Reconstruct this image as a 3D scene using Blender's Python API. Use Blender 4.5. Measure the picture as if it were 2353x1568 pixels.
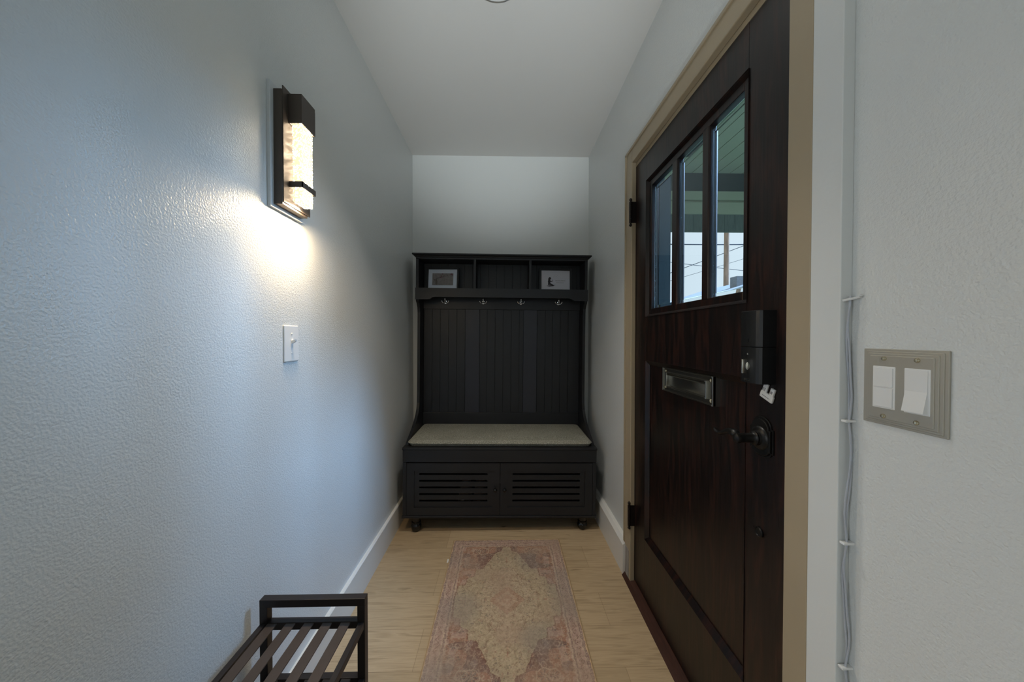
import bpy, bmesh, math, random
import numpy as np
from mathutils import Vector, Matrix, Euler

for o in list(bpy.data.objects):
    bpy.data.objects.remove(o, do_unlink=True)
SC = bpy.context.scene
COL = SC.collection
PI = math.pi

# ------------------------------------------------------------------ camera
cam_d = bpy.data.cameras.new('camera')
cam_d.sensor_width = 36.0
cam_d.lens = 36.0 * 784.0 / 2353.0
cam_d.clip_start = 0.02
cam_d.clip_end = 300
cam = bpy.data.objects.new('camera', cam_d)
COL.objects.link(cam)
cam.location = (0, 0, 1.2)
cam.rotation_euler = (PI / 2 - 0.0140, 0.0, -0.0223)
SC.camera = cam

# ------------------------------------------------------------------ world
W = bpy.data.worlds.new('overcast_sky')
SC.world = W
W.use_nodes = True
_bg = W.node_tree.nodes['Background']
_bg.inputs['Color'].default_value = (0.76, 0.87, 1.0, 1)
_bg.inputs['Strength'].default_value = 0.86


def light(name, kind, loc, energy, color, rot=(0, 0, 0), size=None, size_y=None, angle=None, spread=None):
    d = bpy.data.lights.new(name, kind)
    d.energy = energy
    d.color = color
    if size is not None:
        if kind == 'AREA':
            d.shape = 'RECTANGLE'
            d.size = size
            d.size_y = size_y or size
        else:
            d.shadow_soft_size = size
    if angle is not None:
        d.angle = angle
    if spread is not None:
        d.spread = spread
    o = bpy.data.objects.new(name, d)
    COL.objects.link(o)
    o.location = loc
    o.rotation_euler = rot
    return o


def aim(direction):
    return Vector(direction).to_track_quat('-Z', 'Y').to_euler()


# hazy low daylight that comes under the porch roof and through the door glass
light('hazy_daylight', 'SUN', (6, 2, 4), 3.8, (0.36, 0.60, 1.0), aim((-1.32, -0.30, -0.30)), angle=math.radians(26))
# the open sky beside the porch roof, falling steeply through the same glass
light('open_sky_daylight', 'SUN', (6, 0, 6), 13.0, (0.36, 0.59, 1.0), aim((-1.30, 0.02, -1.10)), angle=math.radians(36))
# unseen fill lights added behind the camera, at invented living room windows
light('rear_fill_light', 'AREA', (0.2, -3.85, 1.55), 3, (0.96, 0.98, 1.0), (math.radians(90), 0, 0), 2.2, 1.3)
light('side_fill_light', 'AREA', (2.38, -0.75, 1.35), 2, (0.34, 0.58, 1.0), (0, math.radians(90), 0), 1.2, 1.2)
light('left_fill_light', 'AREA', (-2.58, -1.25, 1.35), 19, (0.95, 0.98, 1.0), (0, math.radians(-90), 0), 1.2, 1.2)
_sp = light('hidden_fill_spot', 'SPOT', (0.10, -0.90, 1.02), 170, (0.88, 0.96, 1.0), aim((-0.1, 2.5, 1.51)), 0.06)  # added fill spot, out of view, brightens the hallway ceiling
_sp.data.spot_size = math.radians(38)
_sp.data.spot_blend = 1.0

# ------------------------------------------------------------------ exposure
SC.view_settings.view_transform = 'Standard'
SC.view_settings.look = 'None'
SC.view_settings.exposure = 0.3
SC.view_settings.gamma = 1.0
SC.view_settings.use_curve_mapping = False


# ------------------------------------------------------------------ materials
def srgb(r, g, b):
    f = lambda c: c / 12.92 if c <= 0.04045 else ((c + 0.055) / 1.055) ** 2.4
    return (f(r / 255.0), f(g / 255.0), f(b / 255.0), 1)


def mat(name, col, rough=0.5, metal=0.0, bump=0.0, bscale=50.0, vary=0.0, vscale=8.0, spec=0.5, stretch=None,
        detail=3.0, emit=None, estr=0.0, coat=0.0, bdist=0.002):
    m = bpy.data.materials.new(name)
    m.use_nodes = True
    nt = m.node_tree
    p = nt.nodes['Principled BSDF']
    p.inputs['Base Color'].default_value = col
    p.inputs['Roughness'].default_value = rough
    p.inputs['Metallic'].default_value = metal
    p.inputs['Specular IOR Level'].default_value = spec
    p.inputs['Coat Weight'].default_value = coat
    tc = nt.nodes.new('ShaderNodeTexCoord')
    mp = nt.nodes.new('ShaderNodeMapping')
    nt.links.new(tc.outputs['Object'], mp.inputs['Vector'])
    if stretch:
        mp.inputs['Scale'].default_value = stretch
    if vary > 0:
        n = nt.nodes.new('ShaderNodeTexNoise')
        n.inputs['Scale'].default_value = vscale
        n.inputs['Detail'].default_value = 5
        nt.links.new(mp.outputs['Vector'], n.inputs['Vector'])
        mx = nt.nodes.new('ShaderNodeMix')
        mx.data_type = 'RGBA'
        mx.inputs['A'].default_value = tuple(c * (1 - vary) for c in col[:3]) + (1,)
        mx.inputs['B'].default_value = tuple(min(1, c * (1 + vary)) for c in col[:3]) + (1,)
        rp = nt.nodes.new('ShaderNodeMapRange')
        rp.inputs['From Min'].default_value = 0.3
        rp.inputs['From Max'].default_value = 0.7
        nt.links.new(n.outputs['Fac'], rp.inputs['Value'])
        nt.links.new(rp.outputs['Result'], mx.inputs['Factor'])
        nt.links.new(mx.outputs['Result'], p.inputs['Base Color'])
    if bump > 0:
        n2 = nt.nodes.new('ShaderNodeTexNoise')
        n2.inputs['Scale'].default_value = bscale
        n2.inputs['Detail'].default_value = detail
        nt.links.new(mp.outputs['Vector'], n2.inputs['Vector'])
        b = nt.nodes.new('ShaderNodeBump')
        b.inputs['Strength'].default_value = bump
        b.inputs['Distance'].default_value = bdist
        nt.links.new(n2.outputs['Fac'], b.inputs['Height'])
        nt.links.new(b.outputs['Normal'], p.inputs['Normal'])
    if emit:
        p.inputs['Emission Color'].default_value = emit
        p.inputs['Emission Strength'].default_value = estr
    return m


WALLC = srgb(215, 217, 215)
M = {}
M['wall'] = mat('orange_peel_wall_paint', WALLC, 0.34, bump=0.65, bscale=230, detail=1.5, bdist=0.002)
M['wall_smooth'] = mat('smooth_wall_paint', WALLC, 0.55, bump=0.12, bscale=120, bdist=0.002)
M['ceiling'] = mat('ceiling_paint', srgb(214, 212, 208), 0.8, bump=0.1, bscale=150)
M['trim'] = mat('white_trim_paint', srgb(222, 220, 214), 0.4, bump=0.04, bscale=60)
M['beige'] = mat('beige_trim_paint', srgb(164, 149, 124), 0.45, bump=0.06, bscale=40, vary=0.04, vscale=5)
M['black'] = mat('black_satin_paint', srgb(30, 31, 34), 0.42, spec=0.4, bump=0.06, bscale=220, vary=0.12, vscale=6)
M['stile'] = mat('black_stile_paint', srgb(47, 48, 55), 0.38, spec=0.35, bump=0.03, bscale=200)
M['groove'] = mat('groove_black', srgb(12, 12, 12), 0.9)
M['gloss_black'] = mat('gloss_black', srgb(16, 16, 16), 0.15)
M['chrome'] = mat('chrome', (0.8, 0.8, 0.8, 1), 0.12, 1.0)
M['nickel'] = mat('dark_nickel', srgb(176, 174, 166), 0.24, 1.0, bump=0.03, bscale=90)
M['pewter'] = mat('brushed_pewter', srgb(178, 173, 160), 0.42, 0.6, bump=0.03, bscale=300)
M['screw'] = mat('screw_metal', srgb(196, 186, 160), 0.22, 1.0)
M['bronze'] = mat('oil_rubbed_bronze', srgb(24, 23, 22), 0.38, 0.4, bump=0.02, bscale=90)
M['sconce'] = mat('sconce_bronze', srgb(88, 80, 74), 0.45, 0.6, bump=0.03, bscale=120)
M['hinge'] = mat('dark_iron', srgb(30, 22, 20), 0.4, 0.5, bump=0.05, bscale=80)
M['plastic_b'] = mat('black_plastic', srgb(22, 23, 24), 0.35, bump=0.02, bscale=400)
M['plastic_w'] = mat('white_plastic', srgb(226, 226, 224), 0.35)
M['rack'] = mat('rack_dark_metal', srgb(40, 34, 32), 0.42, 0.3, bump=0.04, bscale=200)
M['slat'] = mat('rack_slat_metal', srgb(68, 58, 52), 0.5, 0.2, bump=0.08, bscale=160, vary=0.08, vscale=20)
M['matboard'] = mat('mat_board', srgb(206, 212, 222), 0.8)
M['paper'] = mat('art_paper', srgb(196, 196, 204), 0.8)
M['ink'] = mat('dark_ink', srgb(48, 46, 50), 0.8)
M['inklite'] = mat('pale_ink', srgb(140, 138, 142), 0.8)
M['photo'] = mat('grey_print', srgb(128, 122, 120), 0.7, vary=0.18, vscale=60)
M['blossom'] = mat('muted_red_print', srgb(104, 62, 72), 0.8)
M['twig'] = mat('olive_print', srgb(84, 76, 66), 0.8)
M['plateplaster'] = mat('painted_mount', srgb(206, 210, 212), 0.45)
M['thresh'] = mat('stained_threshold', srgb(66, 42, 34), 0.4, bump=0.2, bscale=60, vary=0.25, vscale=16, stretch=(8, 1, 8))
M['cable'] = mat('white_cable', srgb(176, 180, 188), 0.45)
M['teal'] = mat('dark_teal_paint', srgb(38, 58, 62), 0.6, bump=0.1, bscale=30, vary=0.15, vscale=20, stretch=(6, 6, 1))
M['porch_lt'] = mat('pale_green_porch_paint', srgb(168, 170, 142), 0.7, bump=0.1, bscale=30)
M['porch_grey'] = mat('weathered_grey_board', srgb(96, 106, 98), 0.8, vary=0.2, vscale=14, stretch=(6, 6, 1))
M['deck'] = mat('porch_deck_boards', srgb(110, 112, 110), 0.8, vary=0.1)
M['grass'] = mat('lawn', srgb(88, 98, 70), 0.95, vary=0.3, vscale=1.5)
M['siding'] = mat('pale_siding', srgb(205, 208, 210), 0.8)
M['roofpale'] = mat('pale_roof_shingles', srgb(160, 162, 168), 0.85, vary=0.08, vscale=4)
M['brickgrey'] = mat('grey_chimney', srgb(120, 122, 124), 0.9, vary=0.15, vscale=10)
M['polewood'] = mat('weathered_pole_wood', srgb(150, 122, 100), 0.9, vary=0.3, vscale=3, stretch=(3, 3, 0.5))
M['wire'] = mat('wire_rubber', srgb(40, 44, 52), 0.7)
M['frosted'] = mat('milky_glass', srgb(205, 203, 196), 0.25)
M['sole'] = mat('sneaker_sole', srgb(225, 215, 205), 0.6)
M['canvas'] = mat('sneaker_canvas', srgb(190, 165, 150), 0.8)
M['bare'] = mat('scraped_bare_wood', srgb(150, 146, 140), 0.8, vary=0.3, vscale=30, stretch=(3, 3, 0.3), bump=0.5, bscale=60)


def link_noise_ramp(nt, vec, scale, detail, stops, dist=0.0):
    n = nt.nodes.new('ShaderNodeTexNoise')
    n.inputs['Scale'].default_value = scale
    n.inputs['Detail'].default_value = detail
    n.inputs['Distortion'].default_value = dist
    nt.links.new(vec, n.inputs['Vector'])
    r = nt.nodes.new('ShaderNodeValToRGB')
    els = r.color_ramp.elements
    els[0].position, els[0].color = stops[0]
    els[1].position, els[1].color = stops[-1]
    for s in stops[1:-1]:
        e = els.new(s[0])
        e.color = s[1]
    nt.links.new(n.outputs['Fac'], r.inputs['Fac'])
    return n, r


def mapping(nt, scale=(1, 1, 1), rot=(0, 0, 0), loc=(0, 0, 0)):
    tc = nt.nodes.new('ShaderNodeTexCoord')
    mp = nt.nodes.new('ShaderNodeMapping')
    mp.inputs['Scale'].default_value = scale
    mp.inputs['Rotation'].default_value = rot
    mp.inputs['Location'].default_value = loc
    nt.links.new(tc.outputs['Object'], mp.inputs['Vector'])
    return mp.outputs['Vector']


def mixc(nt, a, b, fac, mode='MIX'):
    mx = nt.nodes.new('ShaderNodeMix')
    mx.data_type = 'RGBA'
    mx.blend_type = mode
    if isinstance(fac, float):
        mx.inputs['Factor'].default_value = fac
    else:
        nt.links.new(fac, mx.inputs['Factor'])
    for k, v in (('A', a), ('B', b)):
        if isinstance(v, tuple):
            mx.inputs[k].default_value = v
        else:
            nt.links.new(v, mx.inputs[k])
    return mx.outputs['Result']


def wood_floor():
    m = bpy.data.materials.new('light_oak_planks')
    m.use_nodes = True
    nt = m.node_tree
    p = nt.nodes['Principled BSDF']
    p.inputs['Roughness'].default_value = 0.45
    v = mapping(nt, loc=(0.33, 0.035, 0))
    br = nt.nodes.new('ShaderNodeTexBrick')
    br.inputs['Scale'].default_value = 1.0
    br.inputs['Brick Width'].default_value = 1.22
    br.inputs['Row Height'].default_value = 0.178
    br.inputs['Mortar Size'].default_value = 0.0006
    br.inputs['Mortar Smooth'].default_value = 0.2
    br.offset = 0.37
    br.inputs['Color1'].default_value = srgb(194, 170, 136)
    br.inputs['Color2'].default_value = srgb(178, 155, 122)
    br.inputs['Mortar'].default_value = srgb(136, 112, 82)
    nt.links.new(v, br.inputs['Vector'])
    v2 = mapping(nt, scale=(1.2, 16, 1))
    n, r = link_noise_ramp(nt, v2, 3.2, 8, [(0.25, (0.60, 0.58, 0.54, 1)), (0.48, (1, 1, 1, 1)), (0.75, (0.78, 0.76, 0.73, 1))], 1.2)
    v3 = mapping(nt, scale=(1.5, 70, 1))
    n2, r2 = link_noise_ramp(nt, v3, 5, 6, [(0.3, (0.86, 0.85, 0.84, 1)), (0.6, (1, 1, 1, 1))])
    v4 = mapping(nt, scale=(2.4, 10, 1), loc=(3.1, 0.7, 0))
    n3, r3 = link_noise_ramp(nt, v4, 2.2, 4, [(0.70, (0, 0, 0, 1)), (0.76, (1, 1, 1, 1))], 0.4)
    c = mixc(nt, br.outputs['Color'], r.outputs['Color'], 1.0, 'MULTIPLY')
    c = mixc(nt, c, r2.outputs['Color'], 0.8, 'MULTIPLY')
    c = mixc(nt, c, srgb(120, 96, 68), r3.outputs['Color'])
    nt.links.new(c, p.inputs['Base Color'])
    b = nt.nodes.new('ShaderNodeBump')
    b.inputs['Strength'].default_value = 0.15
    b.inputs['Distance'].default_value = 0.001
    nt.links.new(n2.outputs['Fac'], b.inputs['Height'])
    nt.links.new(b.outputs['Normal'], p.inputs['Normal'])
    return m


def door_wood():
    m = bpy.data.materials.new('dark_stained_door_wood')
    m.use_nodes = True
    nt = m.node_tree
    p = nt.nodes['Principled BSDF']
    p.inputs['Roughness'].default_value = 0.36
    p.inputs['Specular IOR Level'].default_value = 0.45
    v = mapping(nt, scale=(4, 9, 1.1))
    n, r = link_noise_ramp(nt, v, 2.6, 9, [(0.36, srgb(13, 9, 9)), (0.5, srgb(25, 14, 12)), (0.64, srgb(45, 25, 19)), (0.75, srgb(18, 12, 11))], 2.2)
    v2 = mapping(nt, scale=(10, 60, 2.0))
    n2, r2 = link_noise_ramp(nt, v2, 3, 5, [(0.35, (0.75, 0.72, 0.7, 1)), (0.65, (1.1, 1.05, 1.0, 1))])
    c = mixc(nt, r.outputs['Color'], r2.outputs['Color'], 0.9, 'MULTIPLY')
    nt.links.new(c, p.inputs['Base Color'])
    b = nt.nodes.new('ShaderNodeBump')
    b.inputs['Strength'].default_value = 0.25
    b.inputs['Distance'].default_value = 0.001
    nt.links.new(n2.outputs['Fac'], b.inputs['Height'])
    nt.links.new(b.outputs['Normal'], p.inputs['Normal'])
    return m


def clear_glass():
    m = bpy.data.materials.new('clear_door_glass')
    m.use_nodes = True
    nt = m.node_tree
    nt.nodes.remove(nt.nodes['Principled BSDF'])
    out = nt.nodes['Material Output']
    t = nt.nodes.new('ShaderNodeBsdfTransparent')
    t.inputs['Color'].default_value = (0.93, 0.97, 0.96, 1)
    g = nt.nodes.new('ShaderNodeBsdfGlossy')
    g.inputs['Roughness'].default_value = 0.03
    lw = nt.nodes.new('ShaderNodeLayerWeight')
    lw.inputs['Blend'].default_value = 0.5
    pw = nt.nodes.new('ShaderNodeMath')
    pw.operation = 'POWER'
    pw.inputs[1].default_value = 4.0
    nt.links.new(lw.outputs['Facing'], pw.inputs[0])
    mr = nt.nodes.new('ShaderNodeMapRange')
    mr.inputs['To Min'].default_value = 0.02
    mr.inputs['To Max'].default_value = 0.5
    nt.links.new(pw.outputs[0], mr.inputs['Value'])
    mx = nt.nodes.new('ShaderNodeMixShader')
    nt.links.new(mr.outputs['Result'], mx.inputs['Fac'])
    nt.links.new(t.outputs[0], mx.inputs[1])
    nt.links.new(g.outputs[0], mx.inputs[2])
    nt.links.new(mx.outputs[0], out.inputs['Surface'])
    return m


def bevel_glass():
    m = bpy.data.materials.new('bevelled_glass_edge')
    m.use_nodes = True
    p = m.node_tree.nodes['Principled BSDF']
    p.inputs['Base Color'].default_value = (0.80, 0.93, 0.92, 1)
    p.inputs['Roughness'].default_value = 0.0
    p.inputs['IOR'].default_value = 1.5
    p.inputs['Transmission Weight'].default_value = 1.0
    return m


def seeded_glass():
    m = bpy.data.materials.new('lit_seeded_glass')
    m.use_nodes = True
    nt = m.node_tree
    p = nt.nodes['Principled BSDF']
    p.inputs['Base Color'].default_value = (0.9, 0.85, 0.7, 1)
    p.inputs['Roughness'].default_value = 0.15
    v = mapping(nt, scale=(1, 1, 1))
    vo = nt.nodes.new('ShaderNodeTexVoronoi')
    vo.inputs['Scale'].default_value = 190
    nt.links.new(v, vo.inputs['Vector'])
    n = nt.nodes.new('ShaderNodeTexNoise')
    n.inputs['Scale'].default_value = 140
    n.inputs['Detail'].default_value = 3
    nt.links.new(v, n.inputs['Vector'])
    mu = nt.nodes.new('ShaderNodeMath')
    mu.operation = 'MULTIPLY'
    nt.links.new(vo.outputs['Distance'], mu.inputs[0])
    nt.links.new(n.outputs['Fac'], mu.inputs[1])
    r = nt.nodes.new('ShaderNodeValToRGB')
    r.color_ramp.elements[0].position = 0.09
    r.color_ramp.elements[0].color = (1.0, 0.85, 0.63, 1)
    r.color_ramp.elements[1].position = 0.185
    r.color_ramp.elements[1].color = (0.0190, 0.0145, 0.0080, 1)
    nt.links.new(mu.outputs[0], r.inputs['Fac'])
    nt.links.new(r.outputs['Color'], p.inputs['Emission Color'])
    p.inputs['Emission Strength'].default_value = SCONCE_E
    return m


def fabric():
    m = bpy.data.materials.new('grey_tweed_fabric')
    m.use_nodes = True
    nt = m.node_tree
    p = nt.nodes['Principled BSDF']
    p.inputs['Roughness'].default_value = 0.95
    p.inputs['Specular IOR Level'].default_value = 0.1
    v = mapping(nt)
    n, r = link_noise_ramp(nt, v, 330, 3, [(0.32, srgb(96, 95, 84)), (0.5, srgb(138, 136, 124)), (0.68, srgb(188, 186, 172))])
    n2, r2 = link_noise_ramp(nt, mapping(nt, scale=(1, 1, 1)), 9, 3, [(0.35, (0.88, 0.88, 0.88, 1)), (0.65, (1, 1, 1, 1))])
    c = mixc(nt, r.outputs['Color'], r2.outputs['Color'], 1.0, 'MULTIPLY')
    nt.links.new(c, p.inputs['Base Color'])
    b = nt.nodes.new('ShaderNodeBump')
    b.inputs['Strength'].default_value = 0.5
    b.inputs['Distance'].default_value = 0.001
    nt.links.new(n.outputs['Fac'], b.inputs['Height'])
    nt.links.new(b.outputs['Normal'], p.inputs['Normal'])
    return m


SCONCE_E = 48.0
M['floor'] = wood_floor()
M['door'] = door_wood()
M['glass'] = clear_glass()
M['bglass'] = bevel_glass()
M['seeded'] = seeded_glass()
M['fabric'] = fabric()


# ------------------------------------------------------------------ geometry helpers
class MB:
    """collects shapes, then links them as one mesh object"""

    def __init__(self):
        self.bm = bmesh.new()

    def _merge(self, b, M4=None):
        if M4 is not None:
            bmesh.ops.transform(b, matrix=M4, verts=b.verts)
        me = bpy.data.meshes.new('tmp')
        b.to_mesh(me)
        b.free()
        self.bm.from_mesh(me)
        bpy.data.meshes.remove(me)

    def box(self, x0, x1, y0, y1, z0, z1, bev=0.0, seg=2, M4=None):
        b = bmesh.new()
        bmesh.ops.create_cube(b, size=1)
        for v in b.verts:
            v.co = Vector((x0 + (v.co.x + .5) * (x1 - x0), y0 + (v.co.y + .5) * (y1 - y0), z0 + (v.co.z + .5) * (z1 - z0)))
        if bev > 0:
            bmesh.ops.bevel(b, geom=list(b.edges), offset=bev, segments=seg, affect='EDGES', profile=0.5)
        self._merge(b, M4)
        return self

    def prism(self, pts, axis, a, c, bev=0.0, M4=None):
        """pts: 2D outline, extruded along axis from a to c. axis x: (y,z); y: (x,z); z: (x,y)"""
        b = bmesh.new()

        def P(p, t):
            return {'x': (t, p[0], p[1]), 'y': (p[0], t, p[1]), 'z': (p[0], p[1], t)}[axis]
        v0 = [b.verts.new(P(p, a)) for p in pts]
        v1 = [b.verts.new(P(p, c)) for p in pts]
        f = [b.faces.new(v0), b.faces.new(v1)]
        n = len(pts)
        for i in range(n):
            b.faces.new((v0[i], v0[(i + 1) % n], v1[(i + 1) % n], v1[i]))
        bmesh.ops.recalc_face_normals(b, faces=b.faces)
        if bev > 0:
            ed = [e for fc in b.faces if len(fc.verts) == n and n > 4 for e in fc.edges] or list(b.edges)
            bmesh.ops.bevel(b, geom=list(set(ed)), offset=bev, segments=2, affect='EDGES', profile=0.5)
        big = [fc for fc in b.faces if len(fc.verts) > 4]
        bmesh.ops.triangulate(b, faces=big)
        self._merge(b, M4)
        return self

    def lathe(self, prof, M4=None, seg=28):
        """prof: (r, z) list, around local Z"""
        b = bmesh.new()
        rings = []
        for r, z in prof:
            if r < 1e-6:
                rings.append([b.verts.new((0, 0, z))])
            else:
                rings.append([b.verts.new((r * math.cos(2 * PI * k / seg), r * math.sin(2 * PI * k / seg), z)) for k in range(seg)])
        for A, B in zip(rings, rings[1:]):
            for k in range(seg):
                k2 = (k + 1) % seg
                q = []
                for v in ((A[k % len(A)]), (A[k2 % len(A)]), (B[k2 % len(B)]), (B[k % len(B)])):
                    if v not in q:
                        q.append(v)
                if len(q) >= 3:
                    try:
                        b.faces.new(q)
                    except ValueError:
                        pass
        for R in (rings[0], rings[-1]):
            if len(R) > 1:
                b.faces.new(R)
        bmesh.ops.recalc_face_normals(b, faces=b.faces)
        self._merge(b, M4)
        return self

    def tube(self, pts, rad, seg=10, squash=None, up=(0, 0, 1)):
        """rad: number or list; squash: (along side, along up) factors"""
        b = bmesh.new()
        pts = [Vector(p) for p in pts]
        n = len(pts)
        rs = rad if isinstance(rad, (list, tuple)) else [rad] * n
        sq = squash or (1, 1)
        rings = []
        for i, p in enumerate(pts):
            t = (pts[min(i + 1, n - 1)] - pts[max(i - 1, 0)]).normalized()
            u = Vector(up)
            if abs(t.dot(u)) > 0.95:
                u = Vector((1, 0, 0)) if abs(t.x) < 0.9 else Vector((0, 1, 0))
            s = t.cross(u).normalized()
            w = s.cross(t).normalized()
            r = rs[i]
            rr = r if isinstance(r, (tuple, list)) else (r * sq[0], r * sq[1])
            rings.append([b.verts.new(p + s * math.cos(2 * PI * k / seg) * rr[0] + w * math.sin(2 * PI * k / seg) * rr[1]) for k in range(seg)])
        for A, B in zip(rings, rings[1:]):
            for k in range(seg):
                b.faces.new((A[k], A[(k + 1) % seg], B[(k + 1) % seg], B[k]))
        b.faces.new(rings[0][::-1])
        b.faces.new(rings[-1])
        bmesh.ops.recalc_face_normals(b, faces=b.faces)
        self._merge(b)
        return self

    def build(self, name, m, parent=None, smooth=False, label=None):
        me = bpy.data.meshes.new(name)
        self.bm.to_mesh(me)
        self.bm.free()
        me.materials.append(m)
        if smooth:
            for p in me.polygons:
                p.use_smooth = True
            try:
                me.set_sharp_from_angle(angle=math.radians(38))
            except Exception:
                pass
        o = bpy.data.objects.new(name, me)
        COL.objects.link(o)
        if parent is not None:
            o.parent = parent
        if label:
            o['label'] = label
        return o


def tag(o, label, cat, group=None, kind=None):
    o['label'] = label
    o['category'] = cat
    if group:
        o['group'] = group
    if kind:
        o['kind'] = kind
    return o


def thing(name, label, cat, loc=(0, 0, 0), rot=(0, 0, 0), group=None, kind=None):
    o = bpy.data.objects.new(name, None)
    COL.objects.link(o)
    o.location = loc
    o.rotation_euler = rot
    return tag(o, label, cat, group, kind)


def loc(*v):
    return Matrix.Translation(Vector(v))


def rotm(axis, deg):
    return Matrix.Rotation(math.radians(deg), 4, axis)


def frame_ring(mb, axis, t0, t1, a0, a1, b0, b1, wa, wb=None, bev=0.0):
    """rectangular ring, thickness along axis t0..t1; axis x: a=y,b=z; axis y: a=x,b=z"""
    wb = wb if wb is not None else wa

    def bx(p0, p1, q0, q1):
        if axis == 'x':
            mb.box(t0, t1, p0, p1, q0, q1, bev)
        elif axis == 'y':
            mb.box(p0, p1, t0, t1, q0, q1, bev)
        else:
            mb.box(p0, p1, q0, q1, t0, t1, bev)
    bx(a0, a0 + wa, b0, b1)
    bx(a1 - wa, a1, b0, b1)
    bx(a0 + wa, a1 - wa, b0, b0 + wb)
    bx(a0 + wa, a1 - wa, b1 - wb, b1)


def bevel_ring(mb, x_back, depth_in, depth_out, y0, y1, z0, z1, w, sgn):
    """picture-frame like moulding with a sloped face on a plane of constant x; inner edge thin"""
    def section(outer, inner):
        b = bmesh.new()
        vo_b = [b.verts.new((x_back, p[0], p[1])) for p in outer]
        vo_f = [b.verts.new((x_back + sgn * depth_out, p[0], p[1])) for p in outer]
        vi_b = [b.verts.new((x_back, p[0], p[1])) for p in inner]
        vi_f = [b.verts.new((x_back + sgn * depth_in, p[0], p[1])) for p in inner]
        for i in range(4):
            j = (i + 1) % 4
            b.faces.new((vo_b[i], vo_b[j], vo_f[j], vo_f[i]))
            b.faces.new((vo_f[i], vo_f[j], vi_f[j], vi_f[i]))
            b.faces.new((vi_f[i], vi_f[j], vi_b[j], vi_b[i]))
            b.faces.new((vi_b[i], vi_b[j], vo_b[j], vo_b[i]))
        bmesh.ops.recalc_face_normals(b, faces=b.faces)
        mb._merge(b)
    section([(y0, z0), (y1, z0), (y1, z1), (y0, z1)], [(y0 + w, z0 + w), (y1 - w, z0 + w), (y1 - w, z1 - w), (y0 + w, z1 - w)])


# ------------------------------------------------------------------ dimensions
XL, XR = -0.675, 0.628
YB = 2.542
ZC = 2.531
XO = 0.775          # outer face of the right wall
Y0, Y1 = 0.712, 1.630   # door opening
ZH = 2.026


def struct(o, label, cat):
    return tag(o, label, cat, kind='structure')


# ------------------------------------------------------------------ structure
struct(MB().box(-2.7, XO, -4.1, YB + 0.1, -0.12, 0.0).build('floor', M['floor']), 'light oak plank floor running across the hallway', 'floor')
struct(MB().box(-2.7, XO, -4.1, YB + 0.1, ZC, ZC + 0.1).box(XO, 2.6, -4.1, 0.43, ZC, ZC + 0.1).build('ceiling', M['ceiling']), 'plain off-white hallway ceiling', 'ceiling')
struct(MB().box(XL - 0.1, XL, 0.15, YB + 0.1, 0, ZC).build('wall_left', M['wall']), 'textured pale wall on the left with the sconce', 'wall')
struct(MB().box(XL, XO, YB, YB + 0.1, 0, ZC).build('wall_back', M['wall_smooth']), 'short end wall behind the black hall tree', 'wall')
mb = MB()
mb.box(XR, XO, 0.33, 0.662, 0, ZC)
mb.box(XR, XO, 1.70, YB, 0, ZC)
mb.box(XR, XO, 0.662, 1.70, ZH + 0.03, ZC)
struct(mb.build('wall_right', M['wall']), 'pale wall on the right around the front door', 'wall')
# living room behind the camera
struct(MB().box(-2.7, XL - 0.1, 0.15, 0.25, 0, ZC).build('wall_front_left', M['wall_smooth']), 'living room wall left of the hallway mouth', 'wall')
struct(MB().box(XO, 2.5, 0.33, 0.43, 0, ZC).build('wall_front_right', M['wall_smooth']), 'living room wall right of the hallway mouth', 'wall')
struct(MB().box(-2.8, -2.7, -4.1, -1.9, 0, ZC).box(-2.8, -2.7, -0.6, 0.25, 0, ZC).box(-2.8, -2.7, -1.9, -0.6, 0, 0.7).box(-2.8, -2.7, -1.9, -0.6, 2.0, ZC).build('wall_far_left', M['wall_smooth']), 'left side wall of the living room', 'wall')
struct(MB().box(2.5, 2.6, -4.1, -1.4, 0, ZC).box(2.5, 2.6, -0.1, 0.43, 0, ZC).box(2.5, 2.6, -1.4, -0.1, 0, 0.7).box(2.5, 2.6, -1.4, -0.1, 2.0, ZC).build('wall_far_right', M['wall_smooth']), 'right side wall of the living room', 'wall')
struct(MB().box(XO, 2.6, -4.1, 0.43, -0.12, 0).build('floor_living_room', M['floor']), 'oak floor of the living room', 'floor')
mb = MB()
mb.box(-2.7, -0.9, -4.1, -4.0, 0, ZC).box(1.3, 2.5, -4.1, -4.0, 0, ZC).box(-0.9, 1.3, -4.1, -4.0, 0, 0.9).box(-0.9, 1.3, -4.1, -4.0, 2.2, ZC)
struct(mb.build('wall_rear', M['wall_smooth']), 'living room rear wall with the added window', 'wall')
w1 = thing('added_window_1', 'added unseen white framed living room window in the rear wall', 'window', (0.2, -4.05, 0.9), kind='structure')  # invented window behind the camera, put in as a light source
mb = MB()
frame_ring(mb, 'y', -0.04, 0.04, -1.1, 1.1, 0, 1.3, 0.05)
mb.box(-0.02, 0.02, -0.03, 0.03, 0.05, 1.25)
mb.build('window_frame', M['trim'], w1)
MB().box(-1.05, 1.05, -0.003, 0.003, 0.05, 1.25).build('window_pane', M['glass'], w1)

w2 = thing('added_window_2', 'added unseen white framed living room window in the right side wall', 'window', (2.55, -0.75, 0.7), kind='structure')  # invented window, put in for the bluish fill on the left wall
mb = MB()
frame_ring(mb, 'x', -0.04, 0.04, -0.65, 0.65, 0, 1.3, 0.05)
mb.build('window_frame', M['trim'], w2)
MB().box(-0.003, 0.003, -0.6, 0.6, 0.05, 1.25).build('window_pane', M['glass'], w2)

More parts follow.
